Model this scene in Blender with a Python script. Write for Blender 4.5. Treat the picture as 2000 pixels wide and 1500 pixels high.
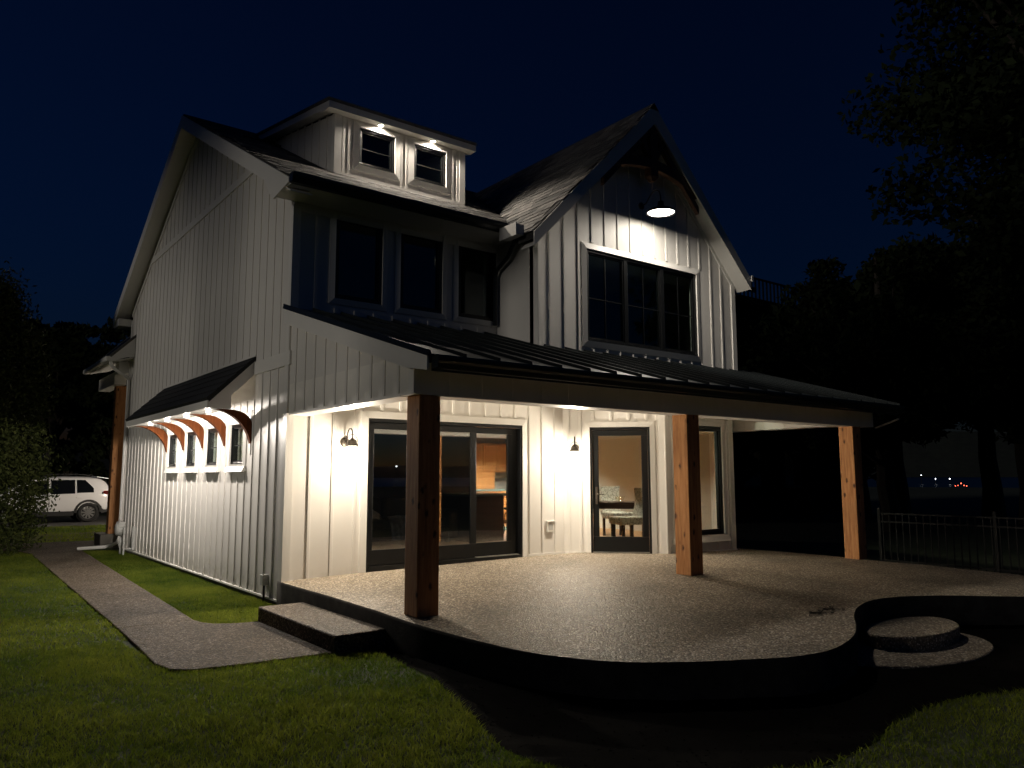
import bpy, bmesh, math, random
import numpy as np
from mathutils import Vector, Matrix, geometry, noise

R = math.radians
random.seed(7)
rng = np.random.default_rng(7)
for o in list(bpy.data.objects):
    bpy.data.objects.remove(o)
sc = bpy.context.scene
COL = sc.collection

# ------------------------------------------------------------------ camera
camd = bpy.data.cameras.new('camera')
cam = bpy.data.objects.new('camera', camd)
COL.objects.link(cam)
sc.camera = cam
camd.sensor_fit = 'HORIZONTAL'
camd.sensor_width = 36.0
camd.lens = 36.0 * 1505.0 / 2000.0
camd.clip_start = 0.05
camd.clip_end = 6000
M = Matrix(((0.7931, -0.0713, -0.6050), (-0.6091, -0.0953, -0.7873), (-0.0015, 0.9929, -0.1189)))
cam.matrix_world = Matrix.Translation((-3.888, -9.981, 1.27)) @ M.to_4x4()

# ------------------------------------------------------------------ sky, side fill, exposure
world = bpy.data.worlds.new('World')
sc.world = world
world.use_nodes = True
wn = world.node_tree
sky = wn.nodes.new('ShaderNodeTexSky')
sky.sky_type = 'NISHITA'
sky.sun_disc = False
sky.sun_elevation = R(0.5)
sky.sun_rotation = R(152)
sky.ozone_density = 6.0
sky.dust_density = 0.0
tint = wn.nodes.new('ShaderNodeMixRGB')
tint.blend_type = 'MULTIPLY'
tint.inputs[0].default_value = 1
tint.inputs[2].default_value = (1.2, .9, .88, 1)
wn.links.new(sky.outputs[0], tint.inputs[1])
wn.links.new(tint.outputs[0], wn.nodes['Background'].inputs[0])
wn.nodes['Background'].inputs[1].default_value = 0.031

sund = bpy.data.lights.new('side_fill', 'SUN')
sund.energy = 0.47
sund.angle = R(12)
sund.color = (1.0, 0.93, 0.82)
sun = bpy.data.objects.new('side_fill', sund)
COL.objects.link(sun)
# added fill from the left to lift the gable wall, no real source
sun.rotation_euler = Vector((1.0, 0.0, -0.16)).to_track_quat('-Z', 'Y').to_euler()

vs = sc.view_settings
vs.view_transform = 'Standard'
vs.look = 'None'
vs.gamma = 1
vs.exposure = 0
vs.use_curve_mapping = False
cy = sc.cycles
cy.use_denoising = True
cy.max_bounces = 7
cy.diffuse_bounces = 4
cy.glossy_bounces = 4
cy.transmission_bounces = 4
cy.transparent_max_bounces = 14
cy.sample_clamp_indirect = 6
cy.caustics_reflective = False
cy.caustics_refractive = False

# ------------------------------------------------------------------ materials
def newmat(name):
    m = bpy.data.materials.new(name)
    m.use_nodes = True
    return m, m.node_tree, m.node_tree.nodes['Principled BSDF']

def N(nt, t, **k):
    n = nt.nodes.new(t)
    for a, v in k.items():
        setattr(n, a, v)
    return n

def coords(nt, scale=(1, 1, 1), kind='Object'):
    tc = N(nt, 'ShaderNodeTexCoord')
    mp = N(nt, 'ShaderNodeMapping')
    mp.inputs['Scale'].default_value = scale
    nt.links.new(tc.outputs[kind], mp.inputs[0])
    return mp.outputs[0]

def ramp(nt, fac, stops):
    r = N(nt, 'ShaderNodeValToRGB')
    cr = r.color_ramp
    while len(cr.elements) < len(stops):
        cr.elements.new(0.5)
    for e, (p, c) in zip(cr.elements, stops):
        e.position = p
        e.color = (*c, 1) if len(c) == 3 else c
    nt.links.new(fac, r.inputs[0])
    return r.outputs[0]

def noise_tex(nt, vec, scale, detail=4, rough=0.55):
    n = N(nt, 'ShaderNodeTexNoise')
    n.inputs['Scale'].default_value = scale
    n.inputs['Detail'].default_value = detail
    n.inputs['Roughness'].default_value = rough
    if vec is not None:
        nt.links.new(vec, n.inputs['Vector'])
    return n

def add_bump(nt, p, height, strength, dist=0.01):
    b = N(nt, 'ShaderNodeBump')
    b.inputs['Strength'].default_value = strength
    b.inputs['Distance'].default_value = dist
    nt.links.new(height, b.inputs['Height'])
    nt.links.new(b.outputs[0], p.inputs['Normal'])

def simple(name, col, rough=0.5, metal=0.0, var=0.08, scale=6.0, bump=0.0, bscale=60, spec=0.5):
    m, nt, p = newmat(name)
    v = coords(nt)
    n = noise_tex(nt, v, scale)
    a = tuple(c * (1 - var) for c in col)
    b = tuple(min(1, c * (1 + var)) for c in col)
    nt.links.new(ramp(nt, n.outputs['Fac'], [(0.3, a), (0.7, b)]), p.inputs['Base Color'])
    p.inputs['Roughness'].default_value = rough
    p.inputs['Metallic'].default_value = metal
    p.inputs['Specular IOR Level'].default_value = spec
    if bump:
        n2 = noise_tex(nt, v, bscale, 3)
        add_bump(nt, p, n2.outputs['Fac'], bump)
    return m

def emit(name, col, strength):
    m = bpy.data.materials.new(name)
    m.use_nodes = True
    nt = m.node_tree
    nt.nodes.remove(nt.nodes['Principled BSDF'])
    e = N(nt, 'ShaderNodeEmission')
    e.inputs[0].default_value = (*col, 1)
    e.inputs[1].default_value = strength
    nt.links.new(e.outputs[0], nt.nodes['Material Output'].inputs[0])
    return m

def glass_mat(name, r0=0.07, tint_col=(0.9, 0.95, 0.93)):
    m = bpy.data.materials.new(name)
    m.use_nodes = True
    nt = m.node_tree
    nt.nodes.remove(nt.nodes['Principled BSDF'])
    lw = N(nt, 'ShaderNodeLayerWeight')
    lw.inputs[0].default_value = 0.5
    pw = N(nt, 'ShaderNodeMath', operation='POWER')
    pw.inputs[1].default_value = 5
    nt.links.new(lw.outputs['Facing'], pw.inputs[0])
    ma = N(nt, 'ShaderNodeMath', operation='MULTIPLY_ADD')
    ma.inputs[1].default_value = 1 - r0
    ma.inputs[2].default_value = r0
    nt.links.new(pw.outputs[0], ma.inputs[0])
    tr = N(nt, 'ShaderNodeBsdfTransparent')
    tr.inputs[0].default_value = (*tint_col, 1)
    gl = N(nt, 'ShaderNodeBsdfGlossy')
    gl.inputs['Roughness'].default_value = 0.01
    gl.inputs['Color'].default_value = (0.95, 0.97, 1, 1)
    mx = N(nt, 'ShaderNodeMixShader')
    nt.links.new(ma.outputs[0], mx.inputs[0])
    nt.links.new(tr.outputs[0], mx.inputs[1])
    nt.links.new(gl.outputs[0], mx.inputs[2])
    nt.links.new(mx.outputs[0], nt.nodes['Material Output'].inputs[0])
    return m

def wood_mat(name, dark, mid, light, knots=True, rough=0.62, axis=2):
    m, nt, p = newmat(name)
    s = [9.0, 9.0, 9.0]
    s[axis] = 0.7
    v = coords(nt, tuple(s))
    n = noise_tex(nt, v, 3.2, 6, 0.65)
    col = ramp(nt, n.outputs['Fac'], [(0.25, dark), (0.48, mid), (0.72, light)])
    v3 = coords(nt, (1, 1, 1))
    n3 = noise_tex(nt, v3, 1.7, 2)
    hs = N(nt, 'ShaderNodeHueSaturation')
    nt.links.new(col, hs.inputs['Color'])
    mr = N(nt, 'ShaderNodeMapRange')
    mr.inputs['To Min'].default_value = 0.75
    mr.inputs['To Max'].default_value = 1.25
    nt.links.new(n3.outputs['Fac'], mr.inputs['Value'])
    nt.links.new(mr.outputs[0], hs.inputs['Value'])
    out = hs.outputs[0]
    if knots:
        ks = [8.5, 8.5, 8.5]
        ks[axis] = 4.6
        kv = coords(nt, tuple(ks))
        vo = N(nt, 'ShaderNodeTexVoronoi')
        vo.inputs['Scale'].default_value = 1.0
        wv = noise_tex(nt, kv, 5, 2)
        ad = N(nt, 'ShaderNodeVectorMath', operation='MULTIPLY_ADD')
        ad.inputs[1].default_value = (0.22, 0.22, 0.22)
        nt.links.new(wv.outputs['Color'], ad.inputs[0])
        nt.links.new(kv, ad.inputs[2])
        nt.links.new(ad.outputs[0], vo.inputs['Vector'])
        kr = ramp(nt, vo.outputs['Distance'], [(0.10, (1, 1, 1)), (0.24, (0, 0, 0))])
        mx = N(nt, 'ShaderNodeMixRGB')
        nt.links.new(kr, mx.inputs[0])
        nt.links.new(out, mx.inputs[1])
        mx.inputs[2].default_value = (dark[0] * .25, dark[1] * .2, dark[2] * .2, 1)
        out = mx.outputs[0]
    nt.links.new(out, p.inputs['Base Color'])
    p.inputs['Roughness'].default_value = rough
    add_bump(nt, p, n.outputs['Fac'], 0.25, 0.006)
    return m

def aggregate_mat(name, tone=(1, 1, 1), rough=0.36, spec=.5):
    m, nt, p = newmat(name)
    p.inputs['Specular IOR Level'].default_value = spec
    v = coords(nt)
    vo = N(nt, 'ShaderNodeTexVoronoi')
    vo.inputs['Scale'].default_value = 58
    nt.links.new(v, vo.inputs['Vector'])
    sep = N(nt, 'ShaderNodeSeparateColor')
    nt.links.new(vo.outputs['Color'], sep.inputs[0])
    t = lambda c: tuple(a * b for a, b in zip(c, tone))
    col = ramp(nt, sep.outputs[0], [(0.0, t((.06, .05, .045))), (0.3, t((.17, .14, .105))), (0.6, t((.27, .23, .18))), (0.85, t((.42, .37, .31))), (1, t((.68, .64, .58)))])
    gap = ramp(nt, vo.outputs['Distance'], [(0.38, (0, 0, 0)), (0.75, (1, 1, 1))])
    mx = N(nt, 'ShaderNodeMixRGB')
    nt.links.new(gap, mx.inputs[0])
    nt.links.new(col, mx.inputs[1])
    mx.inputs[2].default_value = (*t((.12, .105, .09)), 1)
    n = noise_tex(nt, v, 0.9, 5)
    blot = ramp(nt, n.outputs['Fac'], [(0.3, (.6, .6, .6)), (0.48, (.95, .94, .93)), (0.65, (1.12, 1.11, 1.1))])
    m2 = N(nt, 'ShaderNodeMixRGB', blend_type='MULTIPLY')
    m2.inputs[0].default_value = 1
    nt.links.new(mx.outputs[0], m2.inputs[1])
    nt.links.new(blot, m2.inputs[2])
    nt.links.new(m2.outputs[0], p.inputs['Base Color'])
    rr = N(nt, 'ShaderNodeMapRange')
    rr.inputs['To Min'].default_value = rough - .12
    rr.inputs['To Max'].default_value = rough + .2
    nt.links.new(sep.outputs[1], rr.inputs['Value'])
    nt.links.new(rr.outputs[0], p.inputs['Roughness'])
    inv = N(nt, 'ShaderNodeMath', operation='SUBTRACT')
    inv.inputs[0].default_value = 1
    nt.links.new(vo.outputs['Distance'], inv.inputs[1])
    add_bump(nt, p, inv.outputs[0], 0.8, 0.007)
    return m

MT = {}
MT['siding'] = simple('painted_siding', (.74, .715, .675), .5, var=.05, scale=.9, bump=.04, bscale=90)
def splash(m, z0, z1, col, amount):
    nt = m.node_tree
    p = nt.nodes['Principled BSDF']
    src = p.inputs['Base Color'].links[0].from_socket
    tc = N(nt, 'ShaderNodeNewGeometry')
    sp = N(nt, 'ShaderNodeSeparateXYZ')
    nt.links.new(tc.outputs['Position'], sp.inputs[0])
    mr = N(nt, 'ShaderNodeMapRange')
    mr.inputs['From Min'].default_value = z0
    mr.inputs['From Max'].default_value = z1
    mr.inputs['To Min'].default_value = amount
    mr.inputs['To Max'].default_value = 0
    nt.links.new(sp.outputs['Z'], mr.inputs['Value'])
    n = noise_tex(nt, tc.outputs['Position'], 9, 5)
    r = ramp(nt, n.outputs['Fac'], [(.35, (0, 0, 0)), (.7, (1, 1, 1))])
    mu = N(nt, 'ShaderNodeMath', operation='MULTIPLY')
    nt.links.new(mr.outputs[0], mu.inputs[0])
    nt.links.new(r, mu.inputs[1])
    mx = N(nt, 'ShaderNodeMixRGB')
    nt.links.new(mu.outputs[0], mx.inputs[0])
    nt.links.new(src, mx.inputs[1])
    mx.inputs[2].default_value = (*col, 1)
    nt.links.new(mx.outputs[0], p.inputs['Base Color'])
splash(MT['siding'], -.36, .05, (.30, .27, .21), .75)
MT['trim'] = simple('painted_trim', (.78, .76, .72), .42, var=.02, scale=2)
MT['soffit'] = simple('painted_soffit', (.76, .74, .69), .55, var=.02, scale=2)
MT['beamwrap'] = simple('beam_cladding', (.84, .81, .75), .5, var=.04, scale=3)
MT['black'] = simple('black_frame_paint', (.006, .0065, .007), .35, var=.1, spec=.35)
MT['gutter'] = simple('black_gutter', (.012, .016, .017), .3, var=.15)
MT['metal_roof'] = simple('standing_seam_metal', (.03, .036, .038), .3, metal=.6, var=.15, scale=2, bump=.02, bscale=4)
MT['shingle'] = simple('asphalt_shingle', (.13, .125, .118), .85, var=.3, scale=9, bump=.5, bscale=220)
MT['shingle_b'] = simple('asphalt_shingle_dark', (.085, .083, .08), .85, var=.3, scale=9, bump=.5, bscale=220)
MT['shingle_c'] = simple('asphalt_shingle_pale', (.19, .18, .168), .85, var=.3, scale=9, bump=.5, bscale=220)
MT['roofing'] = simple('roof_deck_felt', (.035, .034, .033), .9, var=.2, scale=20)
MT['awning_roof'] = simple('awning_roofing', (.012, .013, .014), .7, var=.2, scale=20)
MT['concrete'] = simple('foundation_concrete', (.13, .12, .1), .85, var=.25, scale=5, bump=.2)
MT['post'] = wood_mat('stained_cedar_post', (.19, .07, .022), (.40, .175, .06), (.53, .27, .11), rough=.8)
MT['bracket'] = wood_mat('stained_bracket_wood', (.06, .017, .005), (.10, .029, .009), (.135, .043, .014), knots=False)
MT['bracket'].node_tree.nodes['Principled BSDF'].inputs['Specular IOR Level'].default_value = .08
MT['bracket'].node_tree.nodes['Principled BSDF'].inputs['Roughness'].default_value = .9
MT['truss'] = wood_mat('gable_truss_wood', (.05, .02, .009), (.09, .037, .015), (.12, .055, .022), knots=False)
MT['glass'] = glass_mat('window_glass', .035)
MT['doorglass'] = glass_mat('patio_door_glass', .26, (.92, .95, .95))
MT['jar'] = glass_mat('lantern_glass', .04, (1, .97, .92))
def glow_glass(name, strength):
    m = glass_mat(name, .04, (.98, .96, .92))
    nt = m.node_tree
    out = nt.nodes['Material Output']
    sh = out.inputs[0].links[0].from_socket
    e = N(nt, 'ShaderNodeEmission')
    e.inputs[0].default_value = (1, .9, .72, 1)
    e.inputs[1].default_value = strength
    a = N(nt, 'ShaderNodeAddShader')
    nt.links.new(sh, a.inputs[0])
    nt.links.new(e.outputs[0], a.inputs[1])
    nt.links.new(a.outputs[0], out.inputs[0])
    return m
MT['litjar'] = glow_glass('lit_frosted_jar', 6)
MT['bronze'] = simple('aged_bronze_metal', (.10, .085, .07), .4, metal=.7, var=.2, scale=30)
MT['darkmetal'] = simple('dark_metal', (.02, .02, .02), .35, metal=.5)
MT['steel'] = simple('brushed_steel', (.5, .5, .48), .3, metal=.9)
MT['greypaint'] = simple('grey_utility_paint', (.42, .42, .4), .5, var=.06)
MT['whiteplastic'] = simple('white_plastic', (.72, .71, .67), .45, var=.03)
MT['aggregate'] = aggregate_mat('exposed_aggregate_patio', (1.12, 1.09, 1.02), .55, .14)
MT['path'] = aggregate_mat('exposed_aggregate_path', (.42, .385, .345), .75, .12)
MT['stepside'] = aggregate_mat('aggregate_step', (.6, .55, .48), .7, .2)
MT['slabedge'] = simple('shaded_slab_edge', (.045, .041, .036), .9, var=.35, scale=7, bump=.4, bscale=50, spec=.1)  # shade on the patio's edge faces put into a darker colour
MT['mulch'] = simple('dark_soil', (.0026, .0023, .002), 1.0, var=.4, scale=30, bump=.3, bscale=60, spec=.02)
MT['asphalt'] = simple('driveway_asphalt', (.05, .048, .045), .85, var=.25, scale=14, bump=.3, bscale=120)
MT['lake'] = simple('lake_water', (.002, .003, .005), .3, var=.1, scale=.1, bump=.1, bscale=.6, spec=.25)
MT['hill'] = simple('dark_wooded_hill', (.012, .016, .01), .95, var=.4, scale=.05)
MT['ground'] = simple('turf_soil', (.028, .040, .012), .95, var=.35, scale=3, bump=.6, bscale=35)
MT['white_lamp'] = emit('lamp_white', (1, .93, .80), 14)
MT['bulb'] = emit('bulb_warm', (1, .80, .5), 60)
MT['can'] = emit('recessed_lamp_face', (1, .88, .72), 30)
MT['wall_int'] = simple('interior_wall_paint', (.5, .46, .39), .7, var=.02)
MT['wall_int_green'] = simple('bedroom_wall_paint', (.28, .31, .22), .7, var=.02)
MT['livwall'] = simple('unlit_room_paint', (.035, .036, .042), .7, var=.05)  # darkness of the unlit living room put into the wall colour
MT['ceil_int'] = simple('interior_ceiling', (.75, .72, .66), .8, var=.02)
MT['floor_int'] = wood_mat('oak_floor', (.30, .14, .05), (.42, .21, .08), (.5, .27, .11), knots=False, rough=.35, axis=0)
MT['oak'] = wood_mat('oak_cabinet', (.34, .14, .04), (.5, .22, .065), (.58, .29, .1), knots=False, rough=.4)
MT['darkwood'] = wood_mat('dark_wood', (.03, .014, .008), (.055, .025, .014), (.08, .04, .02), knots=False, rough=.4, axis=0)
MT['counter'] = simple('teal_counter', (.13, .2, .2), .3, var=.2, scale=40)
MT['tile'] = simple('white_tile', (.7, .67, .6), .3, var=.03)
MT['blanket'] = simple('blue_throw_fabric', (.12, .15, .24), .95, var=.4, scale=14, bump=.5, bscale=30)
MT['linen'] = simple('crumpled_linen', (.5, .48, .47), .9, var=.15, scale=18, bump=.5, bscale=20)
MT['sofa'] = simple('dark_leather', (.022, .022, .024), .45, var=.3, scale=10, bump=.2, bscale=30)
MT['rugteal'] = simple('teal_rug', (.12, .27, .27), .95, var=.35, scale=25, bump=.3)
MT['knot'] = simple('dark_bark', (.03, .024, .018), .9, var=.4, scale=14, bump=.8, bscale=20)
MT['carpaint'] = simple('white_car_paint', (.78, .78, .8), .22, var=.01)
MT['carpaint'].node_tree.nodes['Principled BSDF'].inputs['Coat Weight'].default_value = .6
MT['cartrim'] = simple('black_car_plastic', (.012, .012, .013), .55, var=.15)
MT['carglass'] = simple('tinted_car_glass', (.006, .007, .008), .06, var=.1)
MT['rubber'] = simple('tyre_rubber', (.014, .014, .014), .8, var=.2)
MT['rim'] = simple('alloy_rim', (.35, .35, .36), .3, metal=.8, var=.05)
MT['redlens'] = simple('red_tail_lens', (.10, .008, .008), .15, var=.1)
MT['fence'] = simple('black_fence_metal', (.012, .012, .012), .7, metal=.0, spec=.25, var=.1)
MT['neighbour'] = simple('dark_neighbour_wall', (.012, .012, .013), .9, var=.2, scale=3, spec=.1)
MT['neighrail'] = simple('neighbour_rail_paint', (.03, .03, .03), .8, var=.05)
MT['whitestone'] = simple('white_stone', (.8, .8, .78), .6, var=.05)

def fabric_mat():
    m, nt, p = newmat('scroll_upholstery')
    v = coords(nt, (15, 15, 15))
    vo = N(nt, 'ShaderNodeTexVoronoi', feature='DISTANCE_TO_EDGE')
    vo.inputs['Scale'].default_value = .9
    n = noise_tex(nt, v, 2.2, 3)
    ad = N(nt, 'ShaderNodeVectorMath', operation='MULTIPLY_ADD')
    ad.inputs[1].default_value = (.9, .9, .9)
    nt.links.new(n.outputs['Color'], ad.inputs[0])
    nt.links.new(v, ad.inputs[2])
    nt.links.new(ad.outputs[0], vo.inputs['Vector'])
    c = ramp(nt, vo.outputs['Distance'], [(.015, (.10, .08, .07)), (.05, (.55, .51, .42))])
    nt.links.new(c, p.inputs['Base Color'])
    p.inputs['Roughness'].default_value = .9
    return m
MT['fabric'] = fabric_mat()

def leaf_mat(name, a, b):
    m, nt, p = newmat(name)
    at = N(nt, 'ShaderNodeAttribute', attribute_name='tint')
    c = ramp(nt, at.outputs['Fac'], [(0, a), (1, b)])
    nt.links.new(c, p.inputs['Base Color'])
    p.inputs['Roughness'].default_value = .75
    p.inputs['Specular IOR Level'].default_value = .08
    return m
MT['grass'] = leaf_mat('lawn_grass_blades', (.03, .058, .006), (.18, .21, .035))
def translucent(m, a, b, mixf):
    nt = m.node_tree
    p = nt.nodes['Principled BSDF']
    at = N(nt, 'ShaderNodeAttribute', attribute_name='tint')
    c = ramp(nt, at.outputs['Fac'], [(0, a), (1, b)])
    tl = N(nt, 'ShaderNodeBsdfTranslucent')
    nt.links.new(c, tl.inputs[0])
    mx = N(nt, 'ShaderNodeMixShader')
    mx.inputs[0].default_value = mixf
    nt.links.new(p.outputs[0], mx.inputs[1])
    nt.links.new(tl.outputs[0], mx.inputs[2])
    nt.links.new(mx.outputs[0], nt.nodes['Material Output'].inputs[0])
translucent(MT['grass'], (.08, .15, .01), (.34, .38, .05), .46)
MT['arbor'] = leaf_mat('arborvitae_foliage', (.018, .028, .008), (.065, .075, .022))
MT['leaves'] = leaf_mat('dark_tree_leaves', (.006, .010, .005), (.018, .026, .009))

# ------------------------------------------------------------------ mesh helpers
class MB:
    def __init__(s):
        s.v = []
        s.f = []
    def add(s, vs_, fs):
        b = len(s.v)
        s.v += [tuple(p) for p in vs_]
        s.f += [tuple(b + i for i in f) for f in fs]
        return s
    def box(s, x0, x1, y0, y1, z0, z1, T=None):
        P = [(x0, y0, z0), (x1, y0, z0), (x1, y1, z0), (x0, y1, z0), (x0, y0, z1), (x1, y0, z1), (x1, y1, z1), (x0, y1, z1)]
        if T:
            P = [T(*p) for p in P]
        return s.add(P, [(0, 3, 2, 1), (4, 5, 6, 7), (0, 1, 5, 4), (1, 2, 6, 5), (2, 3, 7, 6), (3, 0, 4, 7)])
    def prism(s, bot, top):
        n = len(bot)
        fs = [tuple(range(n))[::-1], tuple(range(n, 2 * n))]
        fs += [(i, (i + 1) % n, n + (i + 1) % n, n + i) for i in range(n)]
        return s.add(list(bot) + list(top), fs)
    def tube(s, pts, r, n=10, cap=True):
        pts = [Vector(p) for p in pts]
        rs = r if isinstance(r, (list, tuple)) else [r] * len(pts)
        b = len(s.v)
        prev = None
        for i, p in enumerate(pts):
            d = (pts[min(i + 1, len(pts) - 1)] - pts[max(i - 1, 0)]).normalized()
            if prev is None:
                a = d.orthogonal().normalized()
            else:
                a = (prev - d * prev.dot(d)).normalized()
            prev = a
            c = d.cross(a)
            for k in range(n):
                t = 2 * math.pi * k / n
                s.v.append(tuple(p + (a * math.cos(t) + c * math.sin(t)) * rs[i]))
        for i in range(len(pts) - 1):
            for k in range(n):
                s.f.append((b + i * n + k, b + i * n + (k + 1) % n, b + (i + 1) * n + (k + 1) % n, b + (i + 1) * n + k))
        if cap:
            s.f.append(tuple(b + k for k in range(n))[::-1])
            s.f.append(tuple(b + (len(pts) - 1) * n + k for k in range(n)))
        return s
    def lathe(s, prof, n=20, c=(0, 0, 0), cap=False):
        b = len(s.v)
        for r, z in prof:
            for k in range(n):
                t = 2 * math.pi * k / n
                s.v.append((c[0] + r * math.cos(t), c[1] + r * math.sin(t), c[2] + z))
        for i in range(len(prof) - 1):
            for k in range(n):
                s.f.append((b + i * n + k, b + i * n + (k + 1) % n, b + (i + 1) * n + (k + 1) % n, b + (i + 1) * n + k))
        if cap:
            s.f.append(tuple(b + k for k in range(n))[::-1])
            s.f.append(tuple(b + (len(prof) - 1) * n + k for k in range(n)))
        return s
    def obj(s, name, mat, parent=None, smooth=False, bevel=0, loc=None, rot=None):
        me = bpy.data.meshes.new(name)
        me.from_pydata(s.v, [], s.f)
        bm = bmesh.new()
        bm.from_mesh(me)
        bmesh.ops.recalc_face_normals(bm, faces=bm.faces)
        bm.to_mesh(me)
        bm.free()
        return mobj(name, me, mat, parent, smooth, bevel, loc, rot)

def mobj(name, me, mat, parent=None, smooth=False, bevel=0, loc=None, rot=None):
    o = bpy.data.objects.new(name, me)
    COL.objects.link(o)
    if mat is not None and not me.materials:
        me.materials.append(MT[mat] if isinstance(mat, str) else mat)
    if smooth:
        me.shade_smooth()
    if bevel:
        b = o.modifiers.new('bevel', 'BEVEL')
        b.width = bevel
        b.segments = 2
        b.limit_method = 'ANGLE'
        b.angle_limit = R(40)
    if parent:
        o.parent = parent
    if loc is not None:
        o.location = loc
    if rot is not None:
        o.rotation_euler = rot
    return o

def empty(name, loc=(0, 0, 0), rz=0):
    o = bpy.data.objects.new(name, None)
    o.empty_display_size = .2
    COL.objects.link(o)
    o.location = loc
    o.rotation_euler = (0, 0, rz)
    return o

def tag(o, label, cat, group=None, kind=None):
    o['label'] = label
    o['category'] = cat
    if group:
        o['group'] = group
    if kind:
        o['kind'] = kind
    return o

def structure(o, label=None):
    o['kind'] = 'structure'
    if label:
        o['label'] = label
    return o

def copy_tree(o, parent=None):
    c = o.copy()
    COL.objects.link(c)
    c.parent = parent
    for ch in list(o.children):
        copy_tree(ch, c)
    return c

def light(name, kind, loc, energy, color, parent=None, smooth=0, **k):
    l = bpy.data.lights.new(name, kind)
    l.energy = energy
    l.color = color
    for a, v in k.items():
        setattr(l, a, v)
    if smooth:                       # soften the hot spot right at the lamp
        l.use_nodes = True
        nt = l.node_tree
        em = nt.nodes.get('Emission') or nt.nodes.new('ShaderNodeEmission')
        fo = nt.nodes.new('ShaderNodeLightFalloff')
        fo.inputs['Strength'].default_value = 1.0
        fo.inputs['Smooth'].default_value = smooth
        nt.links.new(fo.outputs['Quadratic'], em.inputs['Strength'])
    o = bpy.data.objects.new(name, l)
    COL.objects.link(o)
    o.location = loc
    if parent:
        o.parent = parent
    return o

class Frame:
    """local wall frame: u along the wall, d outward, z up"""
    def __init__(s, ox, oy, deg):
        s.o = (ox, oy)
        s.a = R(deg)
        s.c, s.s = math.cos(s.a), math.sin(s.a)
    def __call__(s, u, d, z):
        return (s.o[0] + u * s.c + d * s.s, s.o[1] + u * s.s - d * s.c, z)

F_FRONT = Frame(0, 0, 0)
F_SIDE = Frame(0, 0, -90)          # u = -y, d = -x
F_ANG = Frame(4.88, 0, -45)
F_BAY = Frame(0, -1.21, 0)
F_UP = Frame(0, -1.0, 0)
F_DORM = Frame(0, .95, 0)

def slabz(x, y):
    xx = min(max(x, -1), 10)
    return -.10 * ((xx - 4.5) / 4.5) ** 2 - .004 * max(0, -y)

GZ = -.43   # lawn level

def cdt_sheet(outline, step, zf, name, mat, parent=None, skirt=None):
    """filled outline with interior points, height from zf, optional skirt down to z"""
    pts = [Vector(p) for p in outline]
    n = len(pts)
    xs = [p.x for p in pts]
    ys = [p.y for p in pts]
    inner = []
    x = min(xs)
    while x < max(xs):
        y = min(ys)
        while y < max(ys):
            q = Vector((x + .01 * math.sin(y * 7), y + .01 * math.cos(x * 5)))
            if inside(q, pts):
                inner.append(q)
            y += step
        x += step
    r = geometry.delaunay_2d_cdt(pts + inner, [(i, (i + 1) % n) for i in range(n)], [], 1, 1e-5)
    vs_, fs = r[0], r[2]
    V = [(v.x, v.y, zf(v.x, v.y)) for v in vs_]
    b = MB()
    b.add(V, fs)
    ob = b.obj(name, mat, parent, smooth=False)
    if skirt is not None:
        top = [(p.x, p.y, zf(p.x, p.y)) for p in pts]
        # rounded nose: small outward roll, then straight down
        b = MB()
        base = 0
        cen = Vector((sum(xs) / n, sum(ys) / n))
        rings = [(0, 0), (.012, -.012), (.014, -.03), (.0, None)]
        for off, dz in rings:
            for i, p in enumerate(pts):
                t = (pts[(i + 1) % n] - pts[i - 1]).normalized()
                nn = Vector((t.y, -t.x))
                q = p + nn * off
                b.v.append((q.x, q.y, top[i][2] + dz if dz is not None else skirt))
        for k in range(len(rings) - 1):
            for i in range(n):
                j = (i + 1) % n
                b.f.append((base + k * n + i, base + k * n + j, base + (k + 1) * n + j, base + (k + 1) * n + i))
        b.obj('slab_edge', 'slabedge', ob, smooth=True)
    return ob

def inside(q, poly):
    c = False
    n = len(poly)
    j = n - 1
    for i in range(n):
        a, b = poly[i], poly[j]
        if (a[1] > q[1]) != (b[1] > q[1]) and q[0] < (b[0] - a[0]) * (q[1] - a[1]) / (b[1] - a[1]) + a[0]:
            c = not c
        j = i
    return c

def spline(pts, per=6, closed=True):
    out = []
    n = len(pts)
    for i in range(n if closed else n - 1):
        p0, p1, p2, p3 = (Vector(pts[(i + k - 1) % n]) if closed else Vector(pts[min(max(i + k - 1, 0), n - 1)]) for k in range(4))
        for k in range(per):
            t = k / per
            out.append(.5 * ((2 * p1) + (p2 - p0) * t + (2 * p0 - 5 * p1 + 4 * p2 - p3) * t * t + (3 * p1 - p0 - 3 * p2 + p3) * t ** 3))
    if not closed:
        out.append(Vector(pts[-1]))
    return [tuple(p) for p in out]

def slabz(x, y):
    xx = min(max(x, -1), 10)
    return -.09 * ((xx - 4.5) / 4.5) ** 2 - .025 * max(0, -y - 2.7)

# ------------------------------------------------------------------ ground, lake, hills
def disc(name, r, z, mat, n=96, rings=(1,)):
    b = MB()
    b.v.append((0, 0, z))
    for q in rings:
        for k in range(n):
            t = 2 * math.pi * k / n
            rr = r * q * (1 + .03 * math.sin(5 * t) * (q == 1))
            b.v.append((rr * math.cos(t), rr * math.sin(t), z))
    for k in range(n):
        b.f.append((0, 1 + k, 1 + (k + 1) % n))
    for i in range(len(rings) - 1):
        for k in range(n):
            b.f.append((1 + i * n + k, 1 + (i + 1) * n + k, 1 + (i + 1) * n + (k + 1) % n, 1 + i * n + (k + 1) % n))
    return b.obj(name, mat)

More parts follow.
